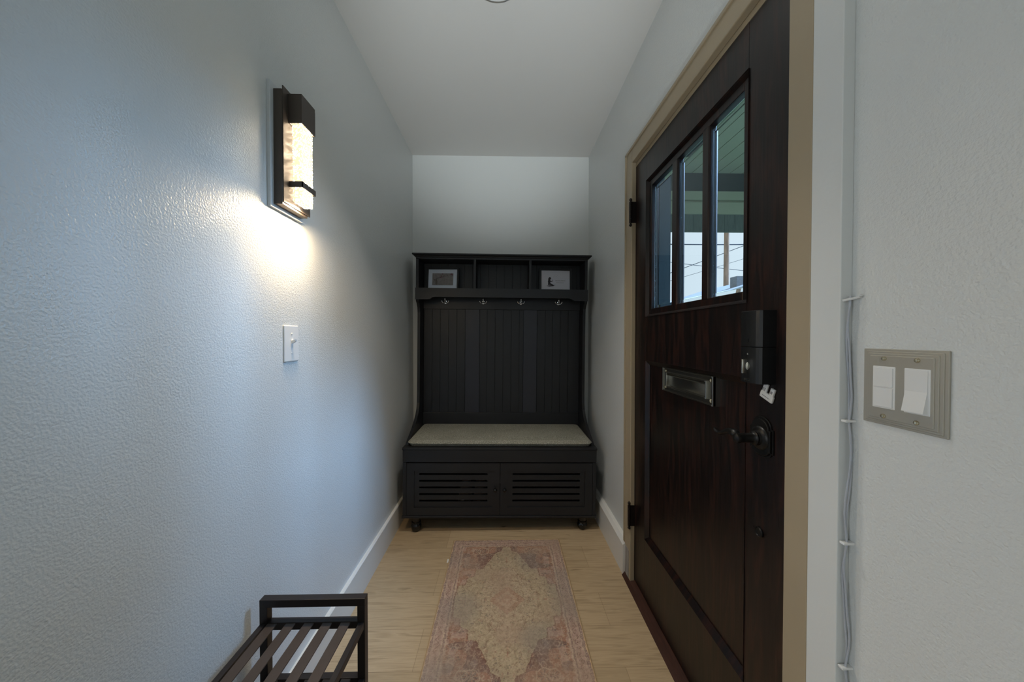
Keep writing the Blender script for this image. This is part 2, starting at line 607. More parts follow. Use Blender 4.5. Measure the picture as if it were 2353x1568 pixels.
w3 = thing('added_window_3', 'added unseen white framed living room window in the left side wall', 'window', (-2.75, -1.25, 0.7), kind='structure')  # invented window, put in for the neutral fill on the right wall
mb = MB()
frame_ring(mb, 'x', -0.04, 0.04, -0.65, 0.65, 0, 1.3, 0.05)
mb.build('window_frame', M['trim'], w3)
MB().box(-0.003, 0.003, -0.6, 0.6, 0.05, 1.25).build('window_pane', M['glass'], w3)
tl = thing('fill_spot_stand', 'added unseen black fill spot on a stand behind the camera, aimed at the hallway ceiling', 'floor lamp', (0.10, -0.97, 0))  # unseen stand made up to carry the ceiling fill spot
MB().lathe([(0, 0), (0.14, 0), (0.14, 0.012), (0.03, 0.022), (0.0, 0.022)], None, 32).build('base', M['gloss_black'], tl, True)
MB().lathe([(0.011, 0.02), (0.011, 0.90)], None, 16).build('pole', M['gloss_black'], tl, True)
MB().lathe([(0.0, -0.16), (0.05, -0.15), (0.075, -0.06), (0.085, 0.0), (0.081, 0.0), (0.07, -0.06), (0.045, -0.14), (0.0, -0.15)],
           loc(0, 0.04, 0.99) @ Vector((0, 2.5, 1.51)).to_track_quat('Z', 'X').to_matrix().to_4x4(), 28).build('spot_housing', M['gloss_black'], tl, True)

# baseboards
mb = MB()
mb.prism([(XL, 0), (XL + 0.015, 0), (XL + 0.015, 0.142), (XL + 0.011, 0.146), (XL, 0.146)], 'y', 0.15, YB)
struct(mb.build('baseboard_left', M['trim']), 'white baseboard along the left wall', 'baseboard')
mb = MB()
mb.prism([(XR, 0), (XR - 0.033, 0), (XR - 0.033, 0.150), (XR - 0.017, 0.166), (XR, 0.168)], 'y', 1.688, YB)
struct(mb.build('baseboard_right', M['trim']), 'white baseboard on the right wall past the door', 'baseboard')

# door casing (beige), jamb and the white boards beside it
mb = MB()
XC = 0.606
mb.box(XC, XR, 1.620, 1.700, 0.0, 2.092, 0.003)
mb.box(XC, XR, 0.664, 0.722, 0.0, 2.092, 0.002)
mb.box(XC, XR, 0.722, 1.620, ZH - 0.002, 2.092, 0.003)
# outer back band lip
mb.box(XC - 0.006, XR, 1.690, 1.700, 0.168, 2.098, 0.002)
mb.box(XC - 0.006, XR, 0.664, 1.700, 2.086, 2.098, 0.002)
# jamb
mb.box(XR, 0.74, 1.630, 1.70, 0.0, ZH + 0.03)
mb.box(XR, 0.74, 0.662, 0.702, 0.0, ZH + 0.03)
mb.box(XR, 0.74, 0.702, 1.630, ZH - 0.018, ZH + 0.03)
struct(mb.build('trim_1', M['beige']), 'beige painted door casing around the front door', 'door casing')
mb = MB()
mb.box(0.612, XR, 1.700, 1.727, 0.19, 2.100, 0.002)
struct(mb.build('trim_2', M['trim']), 'narrow white strip at the far side of the door casing', 'trim')
mb = MB()
mb.box(XC, XR, 0.603, 0.664, 0.0, ZC, 0.0015)
struct(mb.build('trim_3', M['wall_smooth']), 'flat white board between beige casing and white cable', 'trim')
mb = MB()
mb.box(0.6045, XC + 0.001, 1.636, 1.686, 0.018, 0.155)
struct(mb.build('trim_4', M['bare']), 'scraped bare wood patch at the foot of the beige casing', 'trim')
# outer frame
mb = MB()
mb.box(0.74, XO + 0.02, 1.622, 1.74, -0.02, ZH + 0.06)
mb.box(0.74, XO + 0.02, 0.60, 0.702, -0.02, ZH + 0.06)
mb.box(0.74, XO + 0.02, 0.702, 1.622, ZH + 0.0, ZH + 0.06)
struct(mb.build('trim_5', M['teal']), 'dark teal outer frame of the front door', 'trim')
# threshold
mb = MB()
mb.prism([(0.590, 0.0), (0.604, 0.016), (0.640, 0.020), (0.775, 0.020), (0.80, -0.02), (0.590, -0.02)], 'y', 0.700, 1.688, 0.0)
struct(mb.build('trim_6', M['thresh']), 'reddish brown wooden threshold under the front door', 'threshold')

# ------------------------------------------------------------------ front door
door = thing('door_1', 'dark stained wooden front door with three tall glass panes', 'door', (0.65, 1.625, 0.012), kind='structure')


def dpart(mb, name, m, parent=door, smooth=False, label=None):
    """geometry given in world space; moved into the door's frame"""
    o = mb.build(name, m, parent, smooth, label)
    org = door.location
    o.data.transform(Matrix.Translation(-org))
    return o


XD = 0.628
XD2 = 0.672
YN, YF = 0.715, 1.626
ZB, ZT = 0.024, 2.006
GY0, GY1 = 0.872, 1.500          # window cut-out (outer moulding)
GZ0, GZ1 = 1.290, 1.884
PY0, PY1, PZ0, PZ1 = 0.872, 1.500, 0.293, 1.091
mb = MB()
mb.box(XD, XD2, YN, GY0, ZB, ZT, 0.0015)
mb.box(XD, XD2, GY1, YF, ZB, ZT, 0.0015)
mb.box(XD, XD2, GY0, GY1, GZ1, ZT)
mb.box(XD, XD2, GY0, GY1, PZ1, GZ0)
mb.box(XD, XD2, GY0, GY1, ZB, PZ0)
mb.box(XD + 0.014, XD2 - 0.010, GY0, GY1, PZ0, PZ1)
dpart(mb, 'door_slab', M['door'])
mb = MB()
bevel_ring(mb, XD + 0.014, 0.003, 0.016, PY0 - 0.002, PY1 + 0.002, PZ0 - 0.002, PZ1 + 0.002, 0.020, -1)
dpart(mb, 'panel_moulding', M['door'])
mb = MB()
bevel_ring(mb, XD + 0.018, 0.004, 0.021, GY0 - 0.003, GY1 + 0.003, GZ0 - 0.003, GZ1 + 0.003, 0.013, -1)
frame_ring(mb, 'x', XD + 0.010, XD2 - 0.004, GY0, GY1, GZ0, GZ1, 0.030, 0.030, 0.002)
panes = [(1.2935, 1.464), (1.0945, 1.2535), (0.898, 1.0585)]
mb.box(XD + 0.010, XD2 - 0.004, 1.2535 - 0.002, 1.2935 + 0.002, GZ0 + 0.02, GZ1 - 0.02, 0.006)
mb.box(XD + 0.010, XD2 - 0.004, 1.0585 - 0.002, 1.0945 + 0.002, GZ0 + 0.02, GZ1 - 0.02, 0.006)
dpart(mb, 'window_sash', M['door'])
PZa, PZb = 1.317, 1.845
XG = 0.648
for (a, b_) in panes:
    a2, b2 = a - 0.003, b_ + 0.003
    bw = 0.015
    o = dpart(MB().box(XG, XG + 0.005, a2 + bw, b2 - bw, PZa + bw, PZb - bw), 'glass_pane', M['glass'])
    mbb = MB()
    # four wedge prisms: thick at the inner side, thin at the outer side
    tin, tout = 0.005, 0.0026

    def wedge(q):
        b = bmesh.new()
        vs = [b.verts.new(p) for p in q]
        for f in ((0, 1, 2, 3), (4, 7, 6, 5), (0, 4, 5, 1), (1, 5, 6, 2), (2, 6, 7, 3), (3, 7, 4, 0)):
            b.faces.new([vs[i] for i in f])
        bmesh.ops.recalc_face_normals(b, faces=b.faces)
        mbb._merge(b)
    O = [(a2, PZa), (b2, PZa), (b2, PZb), (a2, PZb)]
    I = [(a2 + bw, PZa + bw), (b2 - bw, PZa + bw), (b2 - bw, PZb - bw), (a2 + bw, PZb - bw)]
    xb = XG + 0.005
    for i in range(4):
        j = (i + 1) % 4
        g = 0.0001
        wedge([(xb, *O[i]), (xb, *O[j]), (xb, *I[j]), (xb, *I[i]),
               (xb - tout, *O[i]), (xb - tout, *O[j]), (xb - tin, *I[j]), (xb - tin, *I[i])])
    bo = mbb.build('bevelled_edge', M['bglass'], o, label='bevelled edge that bends the view')
    bo.data.transform(Matrix.Translation(-door.location))

# hinges
for hz, nm in ((1.790, 'upper'), (0.335, 'lower')):
    mb = MB()
    yk = 1.622
    xk = 0.6015
    for k in range(5):
        z0 = hz - 0.05 + k * 0.02
        mb.lathe([(0.0068, 0), (0.0068, 0.019)], loc(xk, yk, z0), 16)
    mb.lathe([(0.0045, 0), (0.004, 0.004), (0.0068, 0.008), (0.0068, 0.012), (0.003, 0.017), (0, 0.018)], loc(xk, yk, hz + 0.05), 16)
    mb.lathe([(0, -0.018), (0.003, -0.017), (0.0068, -0.012), (0.0068, -0.008), (0.004, -0.004), (0.0045, 0)], loc(xk, yk, hz - 0.05), 16)
    mb.box(xk, XD + 0.004, yk - 0.004, yk - 0.001, hz - 0.05, hz + 0.05)
    mb.box(xk, XD + 0.004, yk - 0.0005, yk + 0.0025, hz - 0.05, hz + 0.05)
    dpart(mb, 'hinge', M['hinge'], smooth=True, label='%s dark ball-tipped hinge' % nm)

# mail slot
ms_y0, ms_y1, ms_z0, ms_z1 = 1.000, 1.322, 0.990, 1.080
mb = MB()
frame_ring(mb, 'x', XD - 0.001, XD + 0.016, ms_y0, ms_y1, ms_z0, ms_z1, 0.032, 0.019)
bevel_ring(mb, XD + 0.001, 0.004, 0.006, ms_y0, ms_y1, ms_z0, ms_z1, 0.034, -1)
frame_ring(mb, 'x', XD - 0.011, XD + 0.0, ms_y0 + 0.030, ms_y1 - 0.030, ms_z0 + 0.017, ms_z1 - 0.017, 0.005, 0.004, 0.001)
frame_ring(mb, 'x', XD - 0.009, XD + 0.0, ms_y0, ms_y1, ms_z0, ms_z1, 0.004, 0.004, 0.001)
slot = dpart(mb, 'mail_slot', M['nickel'], label='dark nickel mail slot plate')
mb = MB()
mb.box(XD - 0.004, XD + 0.002, ms_y0 + 0.037, ms_y1 - 0.037, ms_z0 + 0.023, ms_z1 - 0.020, 0.001)
mb.lathe([(0.004, 0), (0.004, ms_y1 - ms_y0 - 0.074)], loc(XD - 0.005, ms_y0 + 0.037, ms_z1 - 0.026) @ rotm('X', -90), 12)
dpart(mb, 'flap', M['nickel'], slot, True)
for yy in (ms_y0 + 0.016, ms_y1 - 0.016):
    for zz in (ms_z0 + 0.014, ms_z1 - 0.014):
        dpart(MB().lathe([(0.006, 0), (0.0055, 0.0025), (0.003, 0.004), (0, 0.0045)], loc(XD - 0.004, yy, zz) @ rotm('Y', -90), 14), 'screw', M['screw'], slot, True)

# electronic lock
ly0, ly1, lz0, lz1 = 0.774, 0.843, 1.088, 1.261
lx = 0.5895
mb = MB()


def roundrect(cx, cy, hx, hy, r, n=6):
    pts = []
    for (sx, sy, a0) in ((1, 1, 0), (-1, 1, 90), (-1, -1, 180), (1, -1, 270)):
        for k in range(n + 1):
            a = math.radians(a0 + 90 * k / n)
            pts.append((cx + sx * (hx - r) + r * math.cos(a), cy + sy * (hy - r) + r * math.sin(a)))
    return pts


# horizontal section with softly curved face: outline in (x, y), extruded along z
def lock_section(grow=0.0):
    pts = [(XD, ly0 - grow), (lx + 0.006, ly0 - grow), (lx + 0.001, ly0 + 0.004 - grow)]
    for k in range(1, 8):
        t = k / 8.0
        pts.append((lx - 0.002 * math.sin(PI * t) - grow, ly0 + 0.004 + t * (ly1 - ly0 - 0.008)))
    pts += [(lx + 0.001, ly1 - 0.004 + grow), (lx + 0.006, ly1 + grow), (XD, ly1 + grow)]
    return pts


mb.prism(lock_section(), 'z', lz0, 1.1735)
lock = dpart(mb, 'electronic_lock', M['plastic_b'], label='tall black electronic deadbolt housing')
mb = MB().prism(lock_section(0.0006), 'z', 1.1745, lz1, 0.0015)
for k in range(3):
    mb.box(lx - 0.0042, lx, 0.806, 0.820, 1.182 + 0.005 * k, 1.184 + 0.005 * k)
dpart(mb, 'battery_cover', M['plastic_b'], lock)
mb = MB().lathe([(0.010, 0), (0.0095, 0.004), (0, 0.004)], loc(lx + 0.001, 0.812, 1.128) @ rotm('Y', -90), 20)
mb.box(lx - 0.016, lx - 0.001, 0.8095, 0.8150, 1.110, 1.145, 0.002)
dpart(mb, 'thumb_turn', M['nickel'], lock, True)
dpart(MB().lathe([(0.003, 0), (0.0025, 0.002), (0, 0.0025)], loc(lx - 0.001, 0.812, 1.157) @ rotm('Y', -90), 12), 'lock_button', M['chrome'], lock, True)
mb = MB()
frame_ring(mb, 'x', lx - 0.0028, lx, 0.803, 0.822, 1.0925, 1.0985, 0.0016, 0.0014)
dpart(mb, 'emblem', M['nickel'], lock, label='small outlined metal emblem')

# lever handle
hy, hz = 0.812, 0.9535


def arch_outline(hw, ztop_sh, ztop, zbot_sh, zbot, n=12):
    """outline in (y, z): rectangle with arched top and bottom set inside small shoulders"""
    pts = []
    aw = hw * 0.84
    pts.append((hw, zbot_sh))
    pts.append((hw, ztop_sh))
    for k in range(n + 1):
        a = PI * k / n
        pts.append((aw * math.cos(a), ztop_sh + (ztop - ztop_sh) * math.sin(a) + 0.0005))
    pts.append((-hw, ztop_sh))
    pts.append((-hw, zbot_sh))
    for k in range(n + 1):
        a = PI + PI * k / n
        pts.append((aw * math.cos(a), zbot_sh - 0.0005 + (zbot_sh - zbot) * math.sin(a) * 1.0))
    return pts


def shifted(pts, s=1.0):
    return [(hy + p[0] * s, hz + p[1] * s) for p in pts]


ol = arch_outline(0.036, 0.026, 0.052, -0.032, -0.046)
mb = MB().prism(shifted(ol), 'x', XD - 0.004, XD + 0.001, 0.0012)
mb.prism(shifted(ol, 0.90), 'x', XD - 0.009, XD - 0.003, 0.002)
lever = dpart(mb, 'lever_handle', M['bronze'], label='black wave-shaped lever on an arched rosette')
mb = MB()
mb.lathe([(0.029, 0.0), (0.028, 0.002), (0.024, 0.0055), (0.018, 0.0075), (0.0165, 0.012), (0.0175, 0.014), (0.0175, 0.016), (0.0140, 0.018), (0.0115, 0.022), (0.0115, 0.050), (0.013, 0.054), (0.012, 0.060), (0.007, 0.063), (0, 0.0635)],
         loc(XD - 0.008, hy, hz) @ rotm('Y', -90), 28)
dpart(mb, 'hub', M['bronze'], lever, True)
pp = []
rr = []
for k in range(17):
    t = k / 16.0
    yy = hy + 0.002 + t * 0.095
    zz = hz + 0.003 + 0.0075 * math.sin(t * PI * 1.7 + 0.35) - 0.006 * t + 0.006 * max(0, t - 0.75) / 0.25
    xx = XD - 0.062 + 0.004 * t
    pp.append((xx, yy, zz))
    w = 0.0115 * (1 - t) + 0.007 * t
    th = 0.0085 * (1 - t) ** 1.3 + 0.0028
    rr.append((w, th))
rr[-1] = (0.003, 0.0012)
rr[0] = (0.008, 0.007)
dpart(MB().tube(pp, rr, 14), 'lever_arm', M['bronze'], lever, True)

dpart(MB().lathe([(0.0125, 0), (0.0125, 0.004), (0.0095, 0.006), (0.0085, 0.004), (0, 0.004)], loc(XD, 0.818, 0.719) @ rotm('Y', -90), 24),
      'door_plug', M['bronze'], smooth=True, label='small round dark disc low on the door')

# white clip stuck beside the lock
cl = thing('plastic_clip', 'small white two-pronged plastic clip stuck to the door below the lock', 'clip', (XD - 0.0032, 0.7935, 1.0645), (math.radians(20), 0, 0))
# local: y towards hinge (left in view), z up
mb = MB()
mb.box(-0.003, 0.003, -0.020, 0.020, -0.017, 0.000, 0.002)
mb.box(-0.003, 0.003, 0.004, 0.017, -0.002, 0.020, 0.002)
mb.box(-0.003, 0.003, -0.018, -0.006, -0.002, 0.018, 0.002)
mb.build('clip_body', M['plastic_w'], cl)
mb = MB()
for k in range(3):
    mb.box(-0.0036, -0.003, 0.006, 0.015, 0.002 + 0.003 * k, 0.003 + 0.003 * k)
mb.box(-0.0036, -0.003, -0.015, -0.009, 0.005, 0.011)
for k in range(7):
    mb.box(-0.0036, -0.003, -0.012 + 0.0035 * k, -0.010 + 0.0035 * k, -0.010, -0.0085)
mb.build('print', M['inklite'], cl)

# ------------------------------------------------------------------ porch and outdoors
struct(MB().box(-30, 60, -30, 70, -0.9, -0.7).build('ground', M['grass']), 'lawn around the house', 'ground')
porch = thing('porch', 'green painted porch roof and beams outside the front door', 'porch', (1.6, 1.0, -0.08), kind='structure')


def ppart(mb, name, m, label=None):
    o = mb.build(name, m, porch, label=label)
    o.data.transform(Matrix.Translation(-porch.location))
    return o


mb = MB()
x = 0.80
while x < 3.05:
    mb.box(x, x + 0.114, 1.35, 3.22, 2.73, 2.755)
    x += 0.12
mb.box(0.78, 3.15, 1.35, 3.3, 2.75, 2.80)
ppart(mb, 'porch_ceiling', M['porch_lt'])
ppart(MB().box(XO, 3.1, 0.44, 3.3, -0.28, -0.08), 'porch_deck', M['deck'])
ppart(MB().box(XO, 3.15, 3.18, 3.24, 2.553, 2.75), 'dark_beam', M['teal'])
mb = MB().box(XO, 3.15, 3.16, 3.26, 2.474, 2.553).box(XO, 3.15, 3.19, 3.24, 2.452, 2.474).box(XO, 3.15, 3.165, 3.26, 2.345, 2.452)
ppart(mb, 'pale_beam', M['porch_lt'])
mb = MB()
x = XO
while x < 3.1:
    mb.box(x, x + 0.098, 3.185, 3.21, 2.184, 2.345)
    x += 0.10
ppart(mb, 'hanging_board', M['porch_grey'])
ppart(MB().box(2.98, 3.12, 1.35, 3.28, 2.46, 2.73), 'front_beam', M['porch_lt'])
ppart(MB().box(2.97, 3.13, 1.35, 1.50, -0.7, 2.73), 'porch_post', M['porch_lt'])
ppart(MB().box(2.97, 3.13, 3.14, 3.30, -0.7, 2.73), 'porch_post', M['porch_lt'])
struct(MB().box(XO, XO + 0.02, 0.44, 0.60, -0.3, 2.8).box(XO, XO + 0.02, 1.74, 3.4, -0.3, 2.8).box(XO, XO + 0.02, 0.60, 1.74, ZH + 0.06, 2.8).build('wall_outside', M['porch_grey']),
       'grey exterior wall around the front door', 'wall')

nh = thing('neighbour_house', 'pale gabled house beyond the porch with a grey chimney', 'house', (13.0, 19.0, -0.7))
mb = MB()
ridge_x, ridge_z = 0.2, 4.92
mb.prism([(-6, 0), (6, 0), (6, 3.1), (ridge_x, ridge_z - 0.12), (-6, 3.1)], 'y', -3, 3)
mb.build('house_wall', M['siding'], nh)
mb = MB()
for s in (-1, 1):
    mb.prism([(ridge_x, ridge_z), (ridge_x + s * 6.8, ridge_z - 2.2), (ridge_x + s * 6.8, ridge_z - 2.4), (ridge_x, ridge_z - 0.2)], 'y', -3.4, 3.4)
mb.build('roof', M['roofpale'], nh)
MB().box(-1.62, -1.22, -2.5, -2.0, 4.0, 4.85).build('chimney', M['brickgrey'], nh)

YP = 23.5


def pxp(px, py, y=YP):
    return Vector(((px - 1159) * y / 784.0, y, 1.2 + (773 - py) * y / 784.0))


px0 = pxp(1675, 600).x
pole = thing('utility_pole', 'weathered brown wooden utility pole seen through the door glass', 'utility pole', (px0, YP, -0.7))
MB().lathe([(0.19, 0), (0.175, 6), (0.15, 11)], None, 18).build('pole_shaft', M['polewood'], pole, True)
MB().box(-1.1, 1.1, -0.22, -0.1, 10.2, 10.35).build('crossarm', M['polewood'], pole)
LINE_K = 0
for (a, b_, r, lab) in (((1400, 551), (1800, 552), 0.040, 'thickest level overhead cable crossing behind the pole'),
                        ((1400, 676), (1800, 530), 0.024, 'dark overhead wire rising steeply to the right behind the pole'),
                        ((1400, 683), (1800, 566), 0.014, 'thin faint overhead wire rising to the right, below the darker one'),
                        ((1400, 566), (1800, 613), 0.020, 'overhead wire sloping gently down to the right behind the pole')):
    LINE_K += 1
    A, B = pxp(*a), pxp(*b_)
    pts = []
    for k in range(13):
        t = k / 12.0
        p = A.lerp(B, t)
        p.z -= 0.25 * 4 * t * (1 - t) * 0.3
        p.y += 0.35 + 0.35 * LINE_K
        pts.append(p)
    o = MB().tube(pts, r, 6).build('power_line', M['wire'])
    tag(o, lab, 'power line', 'overhead wires behind the utility pole')

# ------------------------------------------------------------------ rug
RW, RL = 0.613, 0.910
RCX, RCY = 0.012, 1.530


def make_rug():
    cs = 0.0021
    nx, ny = int(RW / cs), int(RL / cs)
    u = (np.arange(nx + 1) / nx - 0.5) * RW
    v = (np.arange(ny + 1) / ny - 0.5) * RL
    U, V = np.meshgrid(u, v)
    rng = np.random.RandomState(5)

    def noise(scale, seed, sym=False):
        r = np.random.RandomState(seed)
        A, B = (np.abs(U), np.abs(V)) if sym else (U + 1, V + 1)
        gx, gy = A / scale, B / scale
        n = 400
        G = r.rand(n, n)
        ix, iy = np.floor(gx).astype(int) % (n - 1), np.floor(gy).astype(int) % (n - 1)
        fx, fy = gx - np.floor(gx), gy - np.floor(gy)
        fx, fy = fx * fx * (3 - 2 * fx), fy * fy * (3 - 2 * fy)
        return (G[iy, ix] * (1 - fx) + G[iy, ix + 1] * fx) * (1 - fy) + (G[iy + 1, ix] * (1 - fx) + G[iy + 1, ix + 1] * fx) * fy

    def S(r, g, b):
        return np.array(srgb(r, g, b)[:3])
    pink, rust, sage, mauve, cream, dark = S(164, 138, 124), S(148, 112, 94), S(158, 142, 118), S(132, 110, 102), S(176, 156, 134), S(86, 77, 78)
    green, brown = S(128, 124, 106), S(106, 80, 68)
    wx, wy = (noise(0.010, 31) - .5) * 0.006, (noise(0.010, 32) - .5) * 0.006
    A, B = np.abs(U) + wx, np.abs(V) + wy
    C = np.zeros(U.shape + (3,))
    C[:] = pink

    def put(mask, col, alpha=1.0):
        m = np.clip(mask * alpha, 0, 1)[..., None]
        C[:] = C * (1 - m) + col * m
    # field
    fx, fy = RW / 2 - 0.068, RL / 2 - 0.062
    field = ((A < fx) & (B < fy)).astype(float)
    put(field, rust)
    # corner clouds in the field
    put(field * (noise(0.03, 1, True) > 0.60), pink, 0.75)
    put(field * (noise(0.045, 2, True) > 0.70), dark, 0.5)
    # medallion
    poly = [(0, .385), (.016, .385), (.028, .35), (.06, .335), (.085, .28), (.122, .207), (.155, .2), (.162, .152), (.192, .142), (.198, .097), (.232, .09), (.237, 0), (0, 0)]

    def inpoly(X, Y, P):
        ins = np.zeros(X.shape, bool)
        j = len(P) - 1
        for i in range(len(P)):
            xi, yi = P[i]
            xj, yj = P[j]
            if yi != yj:
                c = ((yi > Y) != (yj > Y)) & (X < (xj - xi) * (Y - yi) / (yj - yi) + xi)
                ins ^= c
            j = i
        return ins
    B2 = B + 1e-6
    med_o = inpoly(A, B2, [(x * 1.03, y * 1.015) for x, y in poly])
    med = inpoly(A, B2, poly)
    put(med_o.astype(float), brown, 0.6)
    put(med.astype(float), sage)
    med_i = inpoly(A, B2, [(x * .60, y * .62) for x, y in poly])
    med_i2 = inpoly(A, B2, [(x * .575, y * .60) for x, y in poly])
    put((med_i & ~med_i2).astype(float), brown, 0.28)
    put(med_i2.astype(float), cream, 0.25)
    # central diamonds
    dd = A / 0.085 + B / 0.085
    w = 0.07 * np.sin(A * 260) * np.sin(B * 260)
    put((dd + w < 1.0).astype(float), rust, 0.6)
    put((dd + w < 0.62).astype(float), cream, 0.5)
    put((dd + w < 0.36).astype(float), rust, 0.55)
    put((dd + w < 0.18).astype(float), cream, 0.7)

    def flower(cx, cy, s, col, alpha, pet=6, rot=0.0):
        X, Y = A - cx, B - cy
        r = np.hypot(X, Y)
        th = np.arctan2(Y, X) + rot
        m = (r < s * (0.55 + 0.45 * np.cos(pet * th))) & (r > s * 0.12)
        put(m.astype(float), col, alpha)

    def ring(cx, cy, s, t, col, alpha, asp=1.0):
        r = np.hypot((A - cx), (B - cy) / asp)
        put((np.abs(r - s) < t).astype(float), col, alpha)
    # scattered motifs in the medallion
    for k in range(170):
        cx, cy = rng.rand() * 0.235, rng.rand() * 0.37
        if inpoly(np.array([[cx]]), np.array([[cy]]), [(x * .95, y * .96) for x, y in poly])[0, 0] and cx / 0.09 + cy / 0.09 > 1.1:
            c = [brown, green * 0.6, dark, rust][rng.randint(4)]
            flower(cx, cy, 0.004 + rng.rand() * 0.006, c, 0.5, rng.choice([2, 3, 4, 5]), rng.rand() * 6)
    for k in range(12):
        ring(rng.rand() * .16, rng.rand() * .26, 0.012 + rng.rand() * .02, 0.0012, brown, 0.3, 0.6 + rng.rand())
    # scrolls in the corners
    for k in range(90):
        cx, cy = rng.rand() * fx, rng.rand() * fy
        if not inpoly(np.array([[cx]]), np.array([[cy]]), [(x * 1.08, y * 1.06) for x, y in poly])[0, 0]:
            if rng.rand() < 0.5:
                ring(cx, cy, 0.004 + rng.rand() * .008, 0.0013, cream, 0.45, 0.5 + rng.rand())
            else:
                flower(cx, cy, 0.006 + rng.rand() * .008, [cream, dark, pink][rng.randint(3)], 0.6, rng.choice([3, 4, 5]), rng.rand() * 6)
    for (cx, cy, s) in ((0.13, 0.352, 0.026), (0.165, 0.345, 0.018)):
        flower(cx, cy, s, dark, 0.7, 8)
        ring(cx, cy, s * 1.15, 0.002, cream, 0.7)
        flower(cx, cy, s * 0.5, cream, 0.6, 5)
    # border bands
    e = np.minimum(RW / 2 - A, RL / 2 - B)
    bord = e < 0.064
    put(bord.astype(float), pink, 0.95)
    for d0, d1, c in ((0, 0.0045, S(186, 158, 124)), (0.0045, 0.016, mauve), (0.016, 0.0185, cream), (0.0495, 0.052, cream), (0.052, 0.060, mauve), (0.060, 0.0635, cream)):
        put(((e >= d0) & (e < d1)).astype(float), c, 0.85)
    along = np.where(RW / 2 - A < RL / 2 - B, B, A)
    cr = e - 0.034
    # meander vine and flowers in the border
    vine = np.abs(cr - 0.009 * np.sin(along * 2 * PI / 0.052)) < 0.0016
    put((vine & bord).astype(float), brown, 0.65)
    ph = (along % 0.026) - 0.013
    r1 = np.hypot(ph, cr * 1.0)
    put((bord & (np.abs(r1 - 0.0075) < 0.0013)).astype(float), mauve, 0.6)
    put((bord & (r1 < 0.003)).astype(float), brown, 0.7)
    ph2 = (along % 0.0104) - 0.0052
    put((bord & (np.hypot(ph2, e - 0.0105) < 0.0024)).astype(float), cream, 0.55)
    put((bord & (np.hypot(ph2, e - 0.056) < 0.0022)).astype(float), cream, 0.45)
    # faded speckle that breaks up every outline
    sp1, sp2 = noise(0.0055, 41), noise(0.0038, 42)
    put((sp1 > 0.64).astype(float), cream, 0.30)
    put((sp2 > 0.70).astype(float), brown, 0.30)
    sp3 = noise(0.016, 43, True)
    put(((np.abs(sp3 - 0.5) < 0.035) & (e > 0.064)).astype(float), cream, 0.42)
    sp4 = noise(0.021, 44, True)
    put(((np.abs(sp4 - 0.5) < 0.030) & (e > 0.064)).astype(float), brown, 0.34)
    # wear
    n1, n2, n3 = noise(0.09, 11), noise(0.012, 12), noise(0.0045, 13)
    wear = np.clip((n1 - 0.45) * 1.4, 0, 0.45)[..., None]
    C[:] = C * (1 - wear) + S(152, 130, 112) * wear
    cool = np.clip((noise(0.16, 21) - 0.5) * 1.2, 0, 0.35)[..., None]
    C[:] = C * (1 - cool) + S(122, 119, 113) * cool
    C *= (1.02 + 0.30 * n2 * 0.6 + 0.22 * n3)[..., None]
    stripe = 0.96 + 0.06 * ((np.arange(ny + 1) % 3) == 0)[:, None, None]
    C *= stripe
    verts = np.zeros(((nx + 1) * (ny + 1), 3))
    verts[:, 0] = U.ravel()
    verts[:, 1] = V.ravel()
    verts[:, 2] = 0.0055 + 0.0004 * (n2.ravel() - .5)
    q = np.arange((nx + 1) * (ny + 1)).reshape(ny + 1, nx + 1)
    F = np.stack([q[:-1, :-1], q[:-1, 1:], q[1:, 1:], q[1:, :-1]], -1).reshape(-1, 4)
    me = bpy.data.meshes.new('pile')
    me.vertices.add(len(verts))
    me.vertices.foreach_set('co', verts.ravel())
    me.loops.add(F.size)
    me.loops.foreach_set('vertex_index', F.ravel().astype(np.int32))
    me.polygons.add(len(F))
    me.polygons.foreach_set('loop_start', np.arange(0, F.size, 4, dtype=np.int32))
    me.update(calc_edges=True)
    ca = me.color_attributes.new('pattern', 'FLOAT_COLOR', 'POINT')
    ca.data.foreach_set('color', np.concatenate([C.reshape(-1, 3), np.ones((C.size // 3, 1))], 1).ravel().astype(np.float32))
    m = bpy.data.materials.new('woven_rug_pattern')
    m.use_nodes = True
    nt = m.node_tree
    p = nt.nodes['Principled BSDF']
    p.inputs['Roughness'].default_value = 0.95
    p.inputs['Specular IOR Level'].default_value = 0.1
    at = nt.nodes.new('ShaderNodeVertexColor')
    at.layer_name = 'pattern'
    nt.links.new(at.outputs['Color'], p.inputs['Base Color'])
    me.materials.append(m)
    return me


rug = thing('rug', 'faded rust and beige patterned rug with a central medallion on the oak floor', 'rug', (RCX, RCY, 0))
o = bpy.data.objects.new('pile', make_rug())
COL.objects.link(o)
o.parent = rug
mb = MB()
mb.box(-RW / 2, RW / 2, -RL / 2, RL / 2, 0.0003, 0.0049)
M['rugback'] = mat('rug_backing', srgb(168, 140, 104), 0.9)
mb.build('backing', M['rugback'], rug)
mb = MB()
hw, hl = RW / 2, RL / 2
mb.tube([(-hw, -hl, .0035), (hw, -hl, .0035)], 0.003, 8).tube([(-hw, hl, .0035), (hw, hl, .0035)], 0.003, 8)
mb.tube([(-hw, -hl, .0035), (-hw, hl, .0035)], 0.003, 8).tube([(hw, -hl, .0035), (hw, hl, .0035)], 0.003, 8)
mb.build('hem', M['rugback'], rug, True)
MB().box(-hw - 0.011, -hw + 0.002, 0.265, 0.293, 0.001, 0.0022).build('care_tag', M['plastic_w'], rug, label='small white cloth tag')

